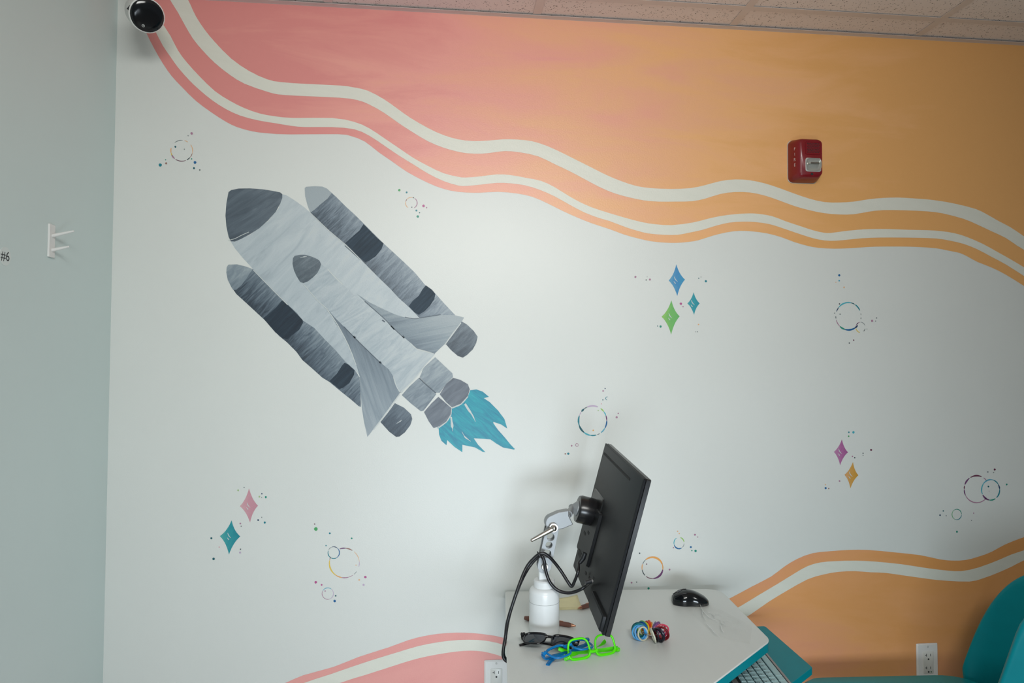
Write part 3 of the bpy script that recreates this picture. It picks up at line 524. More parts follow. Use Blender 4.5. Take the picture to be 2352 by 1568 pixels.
# fire alarm
p0, p1 = wall(1808, 324), wall(1875, 422)
cx_, cz_ = (p0.x+p1.x)/2, (p0.z+p1.z)/2; w_, h_ = p1.x-p0.x, p0.z-p1.z
t = thing('fire_alarm', (cx_, 0, cz_), 'red fire alarm with clear strobe lens high on the orange wall', 'fire alarm')
M_red = mat('alarm_red', (0.20, 0.005, 0.011), 0.33, vary=0.05, coat=.2)
def axz(poly, y): return [Vector((cx_+a, y, cz_+b_)) for a, b_ in poly]
MB().loft([axz(rrect(0, 0, w_, h_, .016), -.001), axz(rrect(0, 0, w_, h_, .016), -.012), axz(rrect(0, 0, w_-.006, h_-.006, .016), -.026),
           axz(rrect(.001, 0, w_-.018, h_-.012, .015), -.044), axz(rrect(.003, 0, w_-.026, h_-.022, .012), -.052)]).build('housing', M_red, t, ang=60)
MB().loft([axz(rrect(0, 0, w_+.003, h_+.003, .016), 0), axz(rrect(0, 0, w_+.003, h_+.003, .016), -.003)]).build('mounting_plate', mat('chipped_paint_edge', (.62, .56, .46), .6), t)
gx, gz = .008, .030
MB().loft([axz(rrect(gx, gz, .050, .040, .004, 3), -.0515), axz(rrect(gx, gz, .050, .040, .004, 3), -.0535), axz(rrect(gx, gz, .046, .036, .004, 3), -.0535), axz(rrect(gx, gz, .046, .036, .004, 3), -.0522)]).build('grille', M_red, t)
mb = MB()
for r in range(7):
    for c_ in range(8):
        x = cx_+gx-.0175+c_*.005+(.0025 if r % 2 else 0); z = cz_+gz-.0135+r*.0045
        mb.box((0, 0, 0), (.0026, .0006, .0022), Matrix.Translation((x, -.0524, z)) @ Matrix.Rotation(.5, 4, 'Y'))
label(mb.build('grille_holes', M_slot, t, smooth=False), kind='stuff')
lx, lz = .008, -.022
def glass(name, col=(1, 1, 1), rough=0.02, ior=1.45, trans=1.0):
    m = bpy.data.materials.new(name); m.use_nodes = True; b = m.node_tree.nodes['Principled BSDF']
    b.inputs['Base Color'].default_value = col+(1,); b.inputs['Roughness'].default_value = rough; b.inputs['IOR'].default_value = ior
    b.inputs['Transmission Weight'].default_value = trans
    nt = m.node_tree; tc = nt.nodes.new('ShaderNodeTexCoord'); no = nt.nodes.new('ShaderNodeTexNoise'); no.inputs['Scale'].default_value = 60
    nt.links.new(tc.outputs['Object'], no.inputs['Vector']); bp = nt.nodes.new('ShaderNodeBump'); bp.inputs['Strength'].default_value = .03
    nt.links.new(no.outputs['Fac'], bp.inputs['Height']); nt.links.new(bp.outputs['Normal'], b.inputs['Normal'])
    return m
MB().loft([axz(rrect(lx, lz, .050, .042, .006, 3), -.0515), axz(rrect(lx, lz, .050, .042, .006, 3), -.0535), axz(rrect(lx, lz, .046, .038, .006, 3), -.054)]).build('lens_recess', mat('reflector_grey', (.80, .82, .79), .22, metal=.6), t)
MB().loft([axz(rrect(lx, lz, .046, .038, .010, 4), -.0538), axz(rrect(lx, lz, .045, .037, .012, 4), -.062), axz(rrect(lx, lz, .036, .030, .010, 4), -.068)]).build('strobe_lens', glass('clear_lens', (.93, .95, .93), .05), t)
MB().cyl((cx_+lx-.014, -.058, cz_+lz+.003), (cx_+lx+.014, -.058, cz_+lz+.003), .0028, n=12).build('flash_tube', M_steel, t)
MB().cyl((cx_+lx-.004, -.052, cz_-h_/2+.0155), (cx_+lx-.004, -.0528, cz_-h_/2+.0155), .004, n=16).build('screw', M_slot, t)
# lettering on the slanted left side
a0 = Vector((cx_-w_/2+.003, -.026, 0)); a1 = Vector((cx_-(w_-.018)/2+.001, -.044, 0)); ux = (a1-a0).normalized()
M_let = mat('letter_pink_white', (.62, .50, .50), .5)
for i, ch in enumerate('FIRE'):
    text_obj('letter', ch, .013, (a0+a1)/2+Vector((0, 0, cz_+.030-i*.0165)), ux, Vector((0, 0, 1)), M_let, t, .0012)

# corner camera
fc = at_y(338, 36, -.20); bc = at_y(322, 24, -.140); n_ = (fc-bc).normalized()
bk = Vector((bc.x, bc.y, H-.001))
t = thing('security_camera', bk, 'white camera with a round black face in the ceiling corner', 'camera')
MB().lathe([(.018, -.012), (.034, -.004), (.0405, .02), (.0425, (fc-bc).length-.008), (.0425, (fc-bc).length-.002), (.0405, (fc-bc).length)], bc, n_, 40).build('housing', M_white, t)
MB().lathe([(.0398, -.002), (.0398, .0005), (.036, .003), (.025, .0052), (.001, .0062)], fc, n_, 40).build('front_glass', M_gloss_black, t)
q = n_.to_track_quat('Z', 'Y'); ex, ez = (_R-n_*_R.dot(n_)).normalized(), (_U-n_*_U.dot(n_)).normalized()
lc = fc-n_*.012
Mx = Matrix((ex, ez, n_)).transposed().to_4x4()
MB().box((0, 0, 0), (.018, .011, .004), Matrix.Translation(fc-ex*.040+ez*.020-n_*.004) @ Mx @ Matrix.Rotation(math.radians(-40), 4, 'Z')).build('side_tab', M_black, t)
MB().torus(fc+n_*.0052-ex*.008-ez*.023, n_, .0030, .0007, 20, 6).cyl(fc+n_*.0040-ex*.008-ez*.023, fc+n_*.0056-ex*.008-ez*.023, .0013, n=10).build('emblem', mat('emblem_grey', (.45, .48, .47), .3), t)
MB().cyl(bc+n_*.01+Vector((0, 0, .02)), (bc.x, bc.y, H-.001), .012, .014).cyl((bc.x, bc.y, H-.007), (bc.x, bc.y, H-.001), .03).build('ceiling_mount', M_white, t)
# hook plate on the left wall
ha, hb = at_x(107.5, 589, 0), at_x(122, 521, 0)
t = thing('wall_hook', (0, ha.y+.013, ha.z), 'small white plate with two pegs on the left wall', 'hook')
hz, hy = ha.z, ha.y
MB().box((.0025, hy+.0125, hz+.039), (.005, .025, .078)).build('plate', M_white, t, bevel=.001)
for px_, (z0, L, up) in enumerate(((.051, .046, .012), (.017, .036, .009))):
    b0 = Vector((.004, hy+.013, hz+z0)); b1 = b0+Vector((L, 0, up))
    MB().cyl(b0, b1, .0045, .0024, 12).sphere(b1, .0026).build('peg', M_white, t)
# number sticker
sc = at_x(11.5, 588.5, 0)
t = thing('number_sticker', (0, sc.y, sc.z), 'round white sticker with the number 6 at the left edge', 'sticker')
MB().cyl((0, sc.y, sc.z), (.0006, sc.y, sc.z), .0200, n=40).build('disc', mat('sticker_white', (.70, .77, .75), .4, vary=.02), t, smooth=False)
text_obj('lettering', '#6', .0285, Vector((.0006, sc.y-.0003, sc.z)), Vector((0, 1, 0)), Vector((0, 0, 1)), mat('ink_black', (.015, .017, .02), .5), t, .0003)

# ================================================================== DESK
ZD = 0.735
M_lam = paint('white_laminate', [(0.70, 0.735, 0.715), (0.77, 0.80, 0.78)], None, None, 0, 0.8, (1, 0), 20, 300, .5, .3, .38)
M_teal = mat('teal_edge', (0.0, 0.25, 0.30), .45, spec=.2, vary=.03)
dl0, dl1 = at_z(1160, 1357.5, ZD), at_z(1165, 1568, ZD)
dl0.y = min(dl0.y, -.006)
u_ = (dl1-dl0).normalized()
dbr = at_z(1742, 1436, ZD); dfr = at_z(1770, 1469.5, ZD); ru = (at_z(1768, 1461, ZD)-at_z(1690, 1387, ZD)).normalized()
back_r = Vector((dl0.x, dl0.y, 0))
bd = (at_z(1630, 1351.5, ZD)-dl0).normalized()
# right edge line meets back edge line
R0 = at_z(1690, 1387, ZD)
den = bd.x*ru.y-bd.y*ru.x; s_ = ((R0.x-dl0.x)*ru.y-(R0.y-dl0.y)*ru.x)/den
PBR = dl0+bd*s_
cu = (at_z(1640, 1568, ZD)-dfr).normalized()
PF2 = dfr+cu*.62
PL2 = dl0+u_*((PF2-dl0).dot(u_)+.0)
top_poly = [(dl0.x, dl0.y), (PL2.x, PL2.y), (PF2.x, PF2.y), (dfr.x, dfr.y), (PBR.x, PBR.y)]
tp = round_poly(top_poly, [.012, .05, .05, .022, .055], 7)
desk = thing('desk', (1.4, -.35, 0), 'white topped desk with teal edging against the mural wall', 'desk')
MB().prism(tp, ZD-.004, ZD).build('tabletop', M_lam, desk, bevel=.0015)
def inset(P, d):
    c = Vector((sum(x for x, y in P)/len(P), sum(y for x, y in P)/len(P)))
    return [tuple(c+(Vector(p)-c)*(1-d)) for p in P]
MB().prism(inset(tp, .002), ZD-.024, ZD-.004).build('edge_band', M_teal, desk)
ZS = .648
s1, s2, s3 = at_z(1757, 1437, ZS), at_z(1866, 1532, ZS), at_z(1831, 1559, ZS)
cu2 = (s3-s2).normalized(); s4 = s2+cu2*.50
shelf = round_poly([(1.16, s1.y-.02), (1.16, s4.y), (s4.x, s4.y), (s2.x, s2.y), (s1.x, s1.y)], [.02, .02, .02, .004, .008], 4)
MB().prism(shelf, ZS-.018, ZS).build('lower_shelf', M_teal, desk, bevel=.001)
M_leg = mat('grey_leg_metal', (.25, .26, .27), .4, metal=.6)
for x, y in ((1.22, -.08), (1.22, -.68), (1.66, -.16), (1.56, -.46)):
    MB().cyl((x, y, 0), (x, y, ZD-.024), .022).cyl((x, y, 0), (x, y, .02), .03).build('leg', M_leg, desk)

# keyboard
ZK = ZS+.0004
e1 = Vector((.131, .991, 0)).normalized(); e2 = Vector((-.991, .131, 0)).normalized()
sn = at_z(1799, 1551, ZK+.013); KU = .0190
k0 = sn-e1*(3.75*KU)                      # front left corner of key field, nearest the user
kb = thing('keyboard', (k0.x, k0.y, ZK), 'silver keyboard with pale keys on the teal lower shelf', 'keyboard')
Mk = Matrix(((e1.x, e2.x, 0, k0.x), (e1.y, e2.y, 0, k0.y), (0, 0, 1, ZK), (0, 0, 0, 1)))
M_kb = mat('keyboard_silver', (.38, .36, .34), .4, metal=.3)
MB().box((7.5*KU, 3.15*KU, .0035), (15.5*KU, 6.9*KU, .007), Mk).build('body', M_kb, kb, bevel=.0015)
MB().box((7.5*KU, 2.95*KU, .0073), (15.1*KU, 6.0*KU, .0012), Mk).build('key_well', mat('key_well_dark', (.03, .035, .035), .6), kb)
MB().box((7.5*KU, -.0045, .0085), (15.4*KU, .006, .005), Mk).build('front_rim', mat('rim_grey', (.33, .29, .29), .4), kb, bevel=.001)
M_key = mat('key_pale', (.40, .62, .65), .4, vary=.03); M_leg2 = mat('legend_dark', (.05, .06, .065), .5)
rows = [(0, [('', 1.25), ('', 1.25), ('', 1.25), ('', 6.25), ('', 1.25), ('', 1.25), ('', 1.25), ('', 1.25)]),
        (1, [('', 2.25)]+[(c, 1) for c in 'ZXCVBNM']+[(',', 1), ('.', 1), ('/', 1), ('', 2.75)]),
        (2, [('', 1.75)]+[(c, 1) for c in 'ASDFGHJKL']+[(';', 1), ("'", 1), ('', 2.25)]),
        (3, [('', 1.5)]+[(c, 1) for c in 'QWERTYUIOP']+[('[', 1), (']', 1), ('\\', 1.5)]),
        (4, [('`', 1)]+[(c, 1) for c in '1234567890']+[('-', 1), ('=', 1), ('', 2)]),
        (5, [('', 1)]*15)]
KM = {}
def key_mesh(w, h):
    kk = (round(w, 4), round(h, 4))
    if kk not in KM:
        b = bmesh.new(); L = []
        for (ww, hh, z) in ((w, h, 0), (w, h, .0022), (w-.0016, h-.0016, .0036)):
            L.append([b.verts.new((sx*ww/2, sy*hh/2, z)) for sx, sy in ((1, 1), (-1, 1), (-1, -1), (1, -1))])
        for p_, q_ in zip(L, L[1:]):
            for i in range(4): b.faces.new((p_[i], p_[(i+1) % 4], q_[(i+1) % 4], q_[i]))
        b.faces.new(L[-1]); b.faces.new(L[0][::-1]); bmesh.ops.recalc_face_normals(b, faces=b.faces)
        me = bpy.data.meshes.new('key'); b.to_mesh(me); b.free(); me.materials.append(M_key); KM[kk] = me
    return KM[kk]
TM = {}
Rk = Matrix(((e1.x, e2.x, 0, 0), (e1.y, e2.y, 0, 0), (0, 0, 1, 0), (0, 0, 0, 1)))
for r, ks in rows:
    x = 0.0; hh = KU-.003 if r < 5 else KU*.6
    for ch, wd in ks:
        o = bpy.data.objects.new('key', key_mesh(wd*KU-.003, hh)); COL.objects.link(o); o.parent = kb
        o.matrix_local = Rk @ Matrix.Translation(((x+wd/2)*KU, (r+.5)*KU-(0 if r < 5 else .003), .0085))
        if ch and r < 5:
            if ch not in TM:
                TM[ch] = text_mesh(ch, .0092); TM[ch].materials.clear(); TM[ch].materials.append(M_leg2)
            l_ = bpy.data.objects.new('legend', TM[ch]); COL.objects.link(l_); l_.parent = o; l_.location = (-.003, .003, .0038)
        x += wd

# ================================================================== MONITOR
SC = 1.06
TN, TF, BN = [CAM+SC*(Vector(p)-CAM) for p in ((1.324, -.692, 1.170), (1.340, -.298, 1.197), (1.245, -.667, .852))]
mw = (TF-TN); MW = mw.length; mw.normalize()
mh = (TN-BN); mh = mh-mw*mh.dot(mw); MH = mh.length; mh.normalize()
mn = mh.cross(mw).normalized()
if mn.x > 0: mn = -mn
MO = TN+mw*MW/2-mh*MH/2
def mon(u, v, t_): return MO+mw*u+mh*v+mn*t_
def mon_uv(px, py, t_=0):
    p = at_plane(px, py, MO+mn*t_, mn)-MO; return p.dot(mw), p.dot(mh)
MM = Matrix(((mw.x, mh.x, mn.x, MO.x), (mw.y, mh.y, mn.y, MO.y), (mw.z, mh.z, mn.z, MO.z), (0, 0, 0, 1)))
mt = thing('monitor', MO, 'black desktop monitor seen from behind on a swivel arm', 'monitor')
M_mon = mat('monitor_black', (.008, .009, .0105), .48, spec=.22, vary=.08, bump=.04, bscale=900)
M_mon2 = mat('monitor_bezel', (.012, .013, .015), .3, vary=.08)
def mloop(cu, cv, w, h, r, t_, n=3): return [mon(a, b_, t_) for a, b_ in rrect(cu, cv, w, h, r, n)]
MB().loft([mloop(0, 0, MW, MH, .004, -.017), mloop(0, 0, MW, MH, .004, -.0065)]).build('bezel', M_mon2, mt, bevel=.0008)
MB().loft([mloop(0, 0, MW-.002, MH-.002, .004, -.0055), mloop(0, 0, MW-.001, MH-.001, .004, -.001), mloop(0, 0, MW-.006, MH-.006, .004, 0)]).build('back_cover', M_mon, mt)
MB().box((0, 0, -.0173), (MW-.012, MH-.016, .0008), MM).build('screen', M_gloss_black, mt, smooth=False)
# lower rear panel and port strip on the far side
lu, lv = mon_uv(1349, 1383, .010); _, sv = mon_uv(1357, 1336)
c0 = (-MW/2+.006+lu)/2; cw = lu+MW/2-.006
vb_, vt_ = -MH/2+.004, sv
MB().loft([mloop(c0, (vb_+vt_)/2, cw, vt_-vb_, .004, -.001), mloop(c0, (vb_+vt_)/2, cw-.002, vt_-vb_-.002, .004, .006), mloop(c0-.004, (vb_+vt_)/2, cw-.014, vt_-vb_-.008, .004, .0085)]).build('lower_panel', M_mon, mt, ang=20)
pu0, pu1 = MW*.10, MW*.47
pv0, pv1 = -MH*.34, MH*.06
MB().loft([mloop((pu0+pu1)/2, (pv0+pv1)/2, pu1-pu0, pv1-pv0, .006, -.001), mloop((pu0+pu1)/2, (pv0+pv1)/2, pu1-pu0-.006, pv1-pv0-.004, .006, .007)]).build('rear_housing', M_mon, mt, ang=20)
ua, va = mon_uv(1388, 1039); ub, vb = mon_uv(1446, 1103)
MB().box(((ua+ub)/2, (va+vb)/2, .0003), (abs(ub-ua), .005, .0016), MM).build('vent_slot', M_dark, mt)
pu, pv = mon_uv(1366, 1177)
MB().loft([mloop(pu, pv, .125, .105, .008, -.001), mloop(pu, pv, .120, .100, .008, .003), mloop(pu, pv, .100, .085, .008, .003)]).build('mount_recess', mat('recess_black', (.008, .008, .009), .3), mt)
for (ax_, ay_), (bx_, by_) in (((1340, 1216), (1346, 1232)), ((1349, 1216), (1354, 1230)), ((1328, 1254), (1336, 1290)), ((1352, 1320), (1355, 1333)), ((1344, 1310), (1347, 1322))):
    (q0, q1), (q2, q3) = mon_uv(ax_, ay_, .007), mon_uv(bx_, by_, .007)
    MB().box(((q0+q2)/2, (q1+q3)/2, .0068), (max(.006, abs(q2-q0)*.5), max(.006, abs(q3-q1)), .002), MM).build('port', M_dark, mt)

# ================================================================== MONITOR ARM
AY = -.325
ab = at_z(1250, 1458, ZD); bc_ = Vector((at_y(1250, 1400, AY).x, AY, ZD))
arm = thing('monitor_stand', bc_, 'white and grey articulated monitor arm on a round post base', 'monitor arm')
M_enam = mat('white_enamel', (.72, .74, .74), .25, vary=.02)
M_alu = mat('grey_aluminium', (.29, .305, .315), .42, metal=.3, vary=.04)
zc = at_y(1250, 1352, AY-.02).z
zt = at_y(1250, 1335, AY-.02).z
rb = .0375
zm = at_y(1250, 1391, AY-.037).z
MB().lathe([(rb-.001, ZD+.0005), (rb, ZD+.0015), (rb, ZD+.003), (rb, zm), (rb, zc-.013), (rb-.0006, zc-.009), (rb-.003, zc-.0045), (rb-.0065, zc-.0015), (rb-.010, zc)], (bc_.x, bc_.y, 0)).build('base', M_enam, arm, ang=50)
MB().torus((bc_.x, bc_.y, zm), (0, 0, 1), rb, .0004, 48, 6).build('seam', mat('seam_grey', (.3, .31, .31), .5), arm)
MB().lathe([(.026, zc-.003), (.0265, zc+.004), (.0265, zt-.003), (.0235, zt)], (bc_.x, bc_.y, 0)).build('collar', M_enam, arm)
bolt = at_y(1249, 1297, AY); top = at_y(1268, 1207, AY)
MB().box((bolt.x, AY, (zt+bolt.z)/2+.004), (.026, .0155, bolt.z-zt+.012)).build('post', M_enam, arm, bevel=.003)
# two link plates with round holes
def link_plate(y, th):
    d = (top-bolt); L = d.length; ax = d.normalized(); nx = Vector((ax.z, 0, -ax.x))
    b = bmesh.new(); outer = []
    for k in range(13):
        a = math.pi*k/12; outer.append((L+.016*math.sin(a), .016*math.cos(a)))
    for k in range(13):
        a = math.pi*k/12; outer.append((-.017*math.sin(a), -.017*math.cos(a)))
    holes = [(L*.74, .0095), (L*.54, .0085), (L*.32, .0100)]
    polys = [[Vector((x, z, 0)) for x, z in outer]]+[[Vector((hx+hr*math.cos(-2*math.pi*k/18), hr*math.sin(-2*math.pi*k/18), 0)) for k in range(18)] for hx, hr in holes]
    flat = [p for P_ in polys for p in P_]
    def w3(p, yy): return Vector((bolt.x, yy, bolt.z))+ax*p.x+nx*p.y
    va_ = [b.verts.new(w3(p, y-th/2)) for p in flat]; vb_ = [b.verts.new(w3(p, y+th/2)) for p in flat]
    for tri in tessellate_polygon(polys):
        b.faces.new([va_[i] for i in tri]); b.faces.new([vb_[i] for i in reversed(tri)])
    o = 0
    for P_ in polys:
        n = len(P_)
        for i in range(n): b.faces.new((va_[o+i], va_[o+(i+1) % n], vb_[o+(i+1) % n], vb_[o+i]))
        o += n
    m_ = MB(); m_.bm.free(); m_.bm = b
    return m_.build('link_plate', M_alu, arm, bevel=.0008)
link_plate(AY-.0105, .005); link_plate(AY+.0105, .005)
MB().cyl((bolt.x, AY-.0128, bolt.z), (bolt.x, AY-.0190, bolt.z), .0088, .0075).build('bolt', M_steel, arm)
MB().cyl((top.x, AY-.0128, top.z), (top.x, AY-.0240, top.z), .0115, .0105).sphere((top.x, AY-.0290, top.z), .0072).build('pivot_knob', M_steel, arm)
le = at_y(1222, 1240, AY-.030)
MB().tube([Vector((top.x-.004, AY-.0285, top.z-.002)), Vector((top.x, AY-.029, top.z)).lerp(le, .5), le], [.0062, .0056, .0040], 12).sphere(le, .0041).build('clamp_lever', M_steel, arm)
# clamp block
e0 = at_y(1268, 1198, AY); e3 = at_y(1309, 1184, AY); cdx = (e3-e0); CL = cdx.length; ax = cdx.normalized(); nx = Vector((-ax.z, 0, ax.x))
prof = [(CL, -.020), (CL-.004, .004), (CL, .017), (CL*.45, .021)]+[(.019*math.cos(a), .019*math.sin(a)) for a in [math.radians(100+18*k) for k in range(11)]]+[(CL*.4, -.022)]
L0 = [[e0+ax*x+nx*z+Vector((0, y-AY, 0))+Vector((0, 0, 0)) for x, z in prof] for y in (AY-.0135, AY+.0135)]
MB().loft(L0).build('clamp_block', M_alu, arm, bevel=.002)
pc = mon(pu, pv, 0); P_in, P_out = mon(pu, pv, .003), mon(pu, pv, .048)
MB().lathe([(.034, .0), (.0355, .004), (.0355, .038), (.033, .044), (.026, .045)], P_in, mn, 36).build('mount_puck', M_gloss_black if False else mat('puck_black', (.012, .012, .013), .25), arm)
MB().lathe([(.020, 0), (.020, .004), (.012, .012), (.007, .016)], P_out-mn*.002, mn, 24).build('ball_socket', M_alu, arm)
jb = P_out+mn*.014; je = e3+Vector((0, -.002, 0))-ax*.006
jd = (je-jb).normalized()
MB().sphere(jb, .0085).cyl(jb, je, .0065, .0065).cyl(jb+(je-jb)*.45, jb+(je-jb)*.75, .0090).build('ball_joint', M_alu, arm)

# ================================================================== CABLES
M_cab = mat('cable_black', (.010, .010, .012), .35)
cy = AY-.030
u1, v1 = mon_uv(1337, 1283, .024); pm1 = mon(u1, v1, .021)
u2, v2 = mon_uv(1356, 1333, .024); pm2 = mon(u2, v2, .021)
tb = Vector((1.16, -.385, .675))
c1 = [tb, Vector((1.100, -.395, .688)), Vector((1.071, -.398, .706)), at_y(1161, 1464, -.38), at_y(1166, 1425, -.38), at_y(1188, 1355, -.375), at_y(1208, 1305, cy), at_y(1226, 1282, cy), at_y(1244, 1270, cy-.004), at_y(1262, 1279, cy-.004), at_y(1285, 1306, cy), at_y(1305, 1337, cy-.01), at_y(1313, 1346, cy-.012), at_y(1319, 1336, cy-.015), at_y(1328, 1311, cy-.02), pm1+mn*.012+Vector((0, 0, -.012)), pm1]
cab = MB().tube(crom(c1, 6), .0039, 10).build('power_cable', M_cab); label(cab, 'black cable bent to a sharp point below the monitor', 'cable', 'black cables of the monitor')
pl = thing  # plug parts
MB().tube([pm1+mn*.010+Vector((0, 0, -.012)), pm1+mn*.001+mh*.002, pm1+mh*.016], [.0048, .0062, .0062], 10).build('plug', M_black, cab)
c2 = [tb+Vector((.006, .018, -.004)), Vector((1.102, -.380, .684)), Vector((1.073, -.384, .704)), at_y(1162.5, 1452, -.372), at_y(1172, 1405, -.37), at_y(1194, 1342, -.37), at_y(1213, 1305, cy+.007), at_y(1230, 1284, cy+.007), at_y(1243, 1276, cy+.002), at_y(1250, 1288, cy-.002), at_y(1254, 1312, cy-.002), at_y(1264, 1338, cy-.005), at_y(1283, 1356, cy-.01), at_y(1309, 1361, cy-.02), at_y(1334, 1353, cy-.03), at_y(1348, 1342, cy-.04), pm2]
cab2 = MB().tube(crom(c2, 6), .0040, 10).build('video_cable', M_cab); label(cab2, 'black cable drooping in a round loop in front of the arm', 'cable', 'black cables of the monitor')
MB().tube([pm2+mn*.016+Vector((0, -.004, -.006)), pm2+mn*.001], [.0046, .0058], 10).build('plug', M_black, cab2)
zt_ = at_y(1239, 1274, cy+.002)
tie = MB().torus(zt_, Vector((.7, 0, .5)), .0092, .0014, 20, 6).cyl(zt_+Vector((-.004, -.004, -.008)), zt_+Vector((-.007, -.006, -.018)), .0008).build('cable_tie', M_black)
label(tie, 'thin black tie binding the two cables at the arm', 'cable tie')

# ================================================================== EYEGLASSES
def glasses(name, lab, M, m_frame, m_lens, m_rivet, fold=(0.10, 0.22), lens=True, tint=None):
    """frame upright in its own axes: x right, z up, y back towards the ears"""
    org = M @ Vector((0, 0, 0)); t = thing(name, org, lab, 'glasses', 'glasses on the desk')
    def rim(sx):
        out = []
        for k in range(36):
            a = 2*math.pi*k/36; c_, s_ = math.cos(a), math.sin(a)
            ee = .62
            x = .0255*math.copysign(abs(c_)**ee, c_); z = .0205*math.copysign(abs(s_)**ee, s_)
            x *= 1.0+.10*(z/.0205)                       # wider at the brow
            out.append(Vector((sx*(.0335+x), .0040*((x+.0335)/.06)**2, z)))
        return out
    fr = MB()
    for sx in (1, -1):
        R_ = rim(sx); fr.tube([M @ p for p in R_], .0024, 8, True)
        # thicker brow and outer corner
        br = [M @ (p+Vector((0, .0004, .0012))) for p in R_ if p.z > .0130]
        br = sorted(br, key=lambda p: (M.inverted() @ p).x)
        fr.tube(br, .0031, 8)
        fr.tube([M @ Vector((sx*.0610, .0030, .0150)), M @ Vector((sx*.0690, .0055, .0160))], [.0045, .0050], 8)
    fr.tube([M @ Vector((x, -.0005, .0085+.0020*(1-(x/.010)**2))) for x in (-.0105, -.005, 0, .005, .0105)], [.0042, .0034, .0032, .0034, .0042], 8)
    fr.build('frame', m_frame, t, ang=60)
    for i, sx in enumerate((1, -1)):
        f_ = fold[i]
        a = Vector((sx*.0680, .008, .0150)); b_ = Vector((sx*.0670, .016, .0145)); d = Vector((-sx*math.cos(f_), math.sin(f_), -.03)).normalized()
        p2 = b_+d*.09; p3 = p2+d*.025+Vector((0, 0, -.004)); p4 = p3+d*.022+Vector((0, 0, -.011))
        pts = crom([a, b_+d*.004, b_+d*.03, p2, p3, p4], 5)
        tb_ = MB(); L = []
        n = len(pts)
        for k, p in enumerate(pts):
            w = .0062-.0022*k/n; th = .0018
            tg = (pts[min(k+1, n-1)]-pts[max(k-1, 0)]).normalized(); up = (Vector((0, 0, 1))-tg*tg.z).normalized(); sd = tg.cross(up)
            L.append([M @ (p+up*w*ca+sd*th*sa) for ca, sa in ((1, .5), (1, -.5), (.5, -1), (-.5, -1), (-1, -.5), (-1, .5), (-.5, 1), (.5, 1))])
        tb_.loft(L).build('temple', m_frame, t, ang=60)
        MB().sphere(M @ Vector((sx*.0665, .0005, .0160)), .0016).build('rivet', m_rivet, t)
        if lens:
            R_ = rim(sx); c_ = Vector((sx*.0335, .0012, 0)); lm = MB()
            vc = lm.bm.verts.new(M @ (c_+Vector((0, -.002, 0)))); vs = [lm.bm.verts.new(M @ p) for p in R_]
            for k in range(36): lm.bm.faces.new((vc, vs[k], vs[(k+1) % 36]))
            lm.build('lens', m_lens, t)
    return t
def frameM(pl, pr, z, lean, flip=False, off=0.0):
    """front lies along the table line pl->pr; lean tips the front plane back about that line"""
    a, b_ = at_z(*pl, z), at_z(*pr, z); x = (b_-a); L = x.length; x.normalize()
    zz = Vector((0, 0, 1)); y = zz.cross(x)
    up = (zz*math.cos(lean)+y*math.sin(lean)).normalized()
    return a, b_, x, up, L
M_gf = mat('sunglass_black', (.008, .008, .010), .15)
M_lensd = mat('dark_lens', (.012, .016, .026), .08, vary=.02)
# black sunglasses: front away from the viewer, folded arms on the near side
def basis(X, Y_, Z_, o): return Matrix(((X.x, Y_.x, Z_.x, o.x), (X.y, Y_.y, Z_.y, o.y), (X.z, Y_.z, Z_.z, o.z), (0, 0, 0, 1)))
def lying(pl, pr, zb, tilt):
    """folded pair lying with its lenses up and its brow away from the viewer"""
    a, b_ = at_z(*pl, zb), at_z(*pr, zb); X = (b_-a).normalized(); away = Vector((-X.y, X.x, 0))
    UP = (away*math.cos(tilt)+Vector((0, 0, 1))*math.sin(tilt)).normalized()
    dn = UP.cross(X).normalized()
    if dn.z > 0: dn = -dn
    return basis(X, dn, UP, (a+b_)/2-UP*.017)
glasses('sunglasses', 'black sunglasses lying folded in front of the arm base', lying((1195, 1451), (1333, 1466), ZD+.026, .20), M_gf, M_lensd, M_steel, fold=(.03, .055))
M_blue = mat('blue_frame', (.0, .17, .46), .25)
M_clear = glass('clear_plastic', (.97, .99, .98), .03, 1.02)
glasses('eyeglasses', 'blue glasses half hidden behind the green pair', lying((1246, 1496), (1350, 1463), ZD+.024, .12), M_blue, M_clear, M_steel, fold=(.03, .05))
# green glasses: upside down, standing on the brow, arms folded behind
M_green = mat('green_frame', (.10, .80, .0), .3)
a, b_, X, UP, L = frameM((1300, 1521), (1426, 1499), ZD, .38)
yb = UP.cross(X).normalized()
if yb.y < 0: yb = -yb
o = (a+b_)/2+UP*.0215+Vector((0, 0, .0025))
glasses('eyeglasses', 'bright green clear glasses standing upside down below the monitor corner', basis(X, yb, -UP, o), M_green, M_clear, M_steel, fold=(.14, .30))

# ================================================================== SMALL THINGS ON THE DESK
# sticky notes
M_yel = mat('yellow_paper', (.84, .77, .46), .7, vary=.03)
nr = at_z(1336, 1399, ZD); nx_ = (at_z(1336, 1399, ZD)-at_z(1290, 1400, ZD)).normalized(); ny_ = Vector((-nx_.y, nx_.x, 0))
t = thing('sticky_notes', nr, 'pad of yellow sticky notes behind the arm base', 'notepad')
def sheet(z, curl, dx):
    L = []
    for i in range(9):
        row = []
        for j in range(9):
            u_, v_ = i/8, j/8; lift = curl*max(0, (u_+v_-1.1))**2
            row.append(nr-nx_*(.076*(1-u_)-dx)+ny_*(.076*v_)+Vector((0, 0, z+lift)))
        L.append(row)
    return L
MB().box((0, 0, 0), (.076, .076, .005), Matrix.Translation(nr-nx_*.038+ny_*.038+Vector((0, 0, .0026))) @ Matrix(((nx_.x, ny_.x, 0, 0), (nx_.y, ny_.y, 0, 0), (0, 0, 1, 0), (0, 0, 0, 1)))).build('paper_pad', M_yel, t)
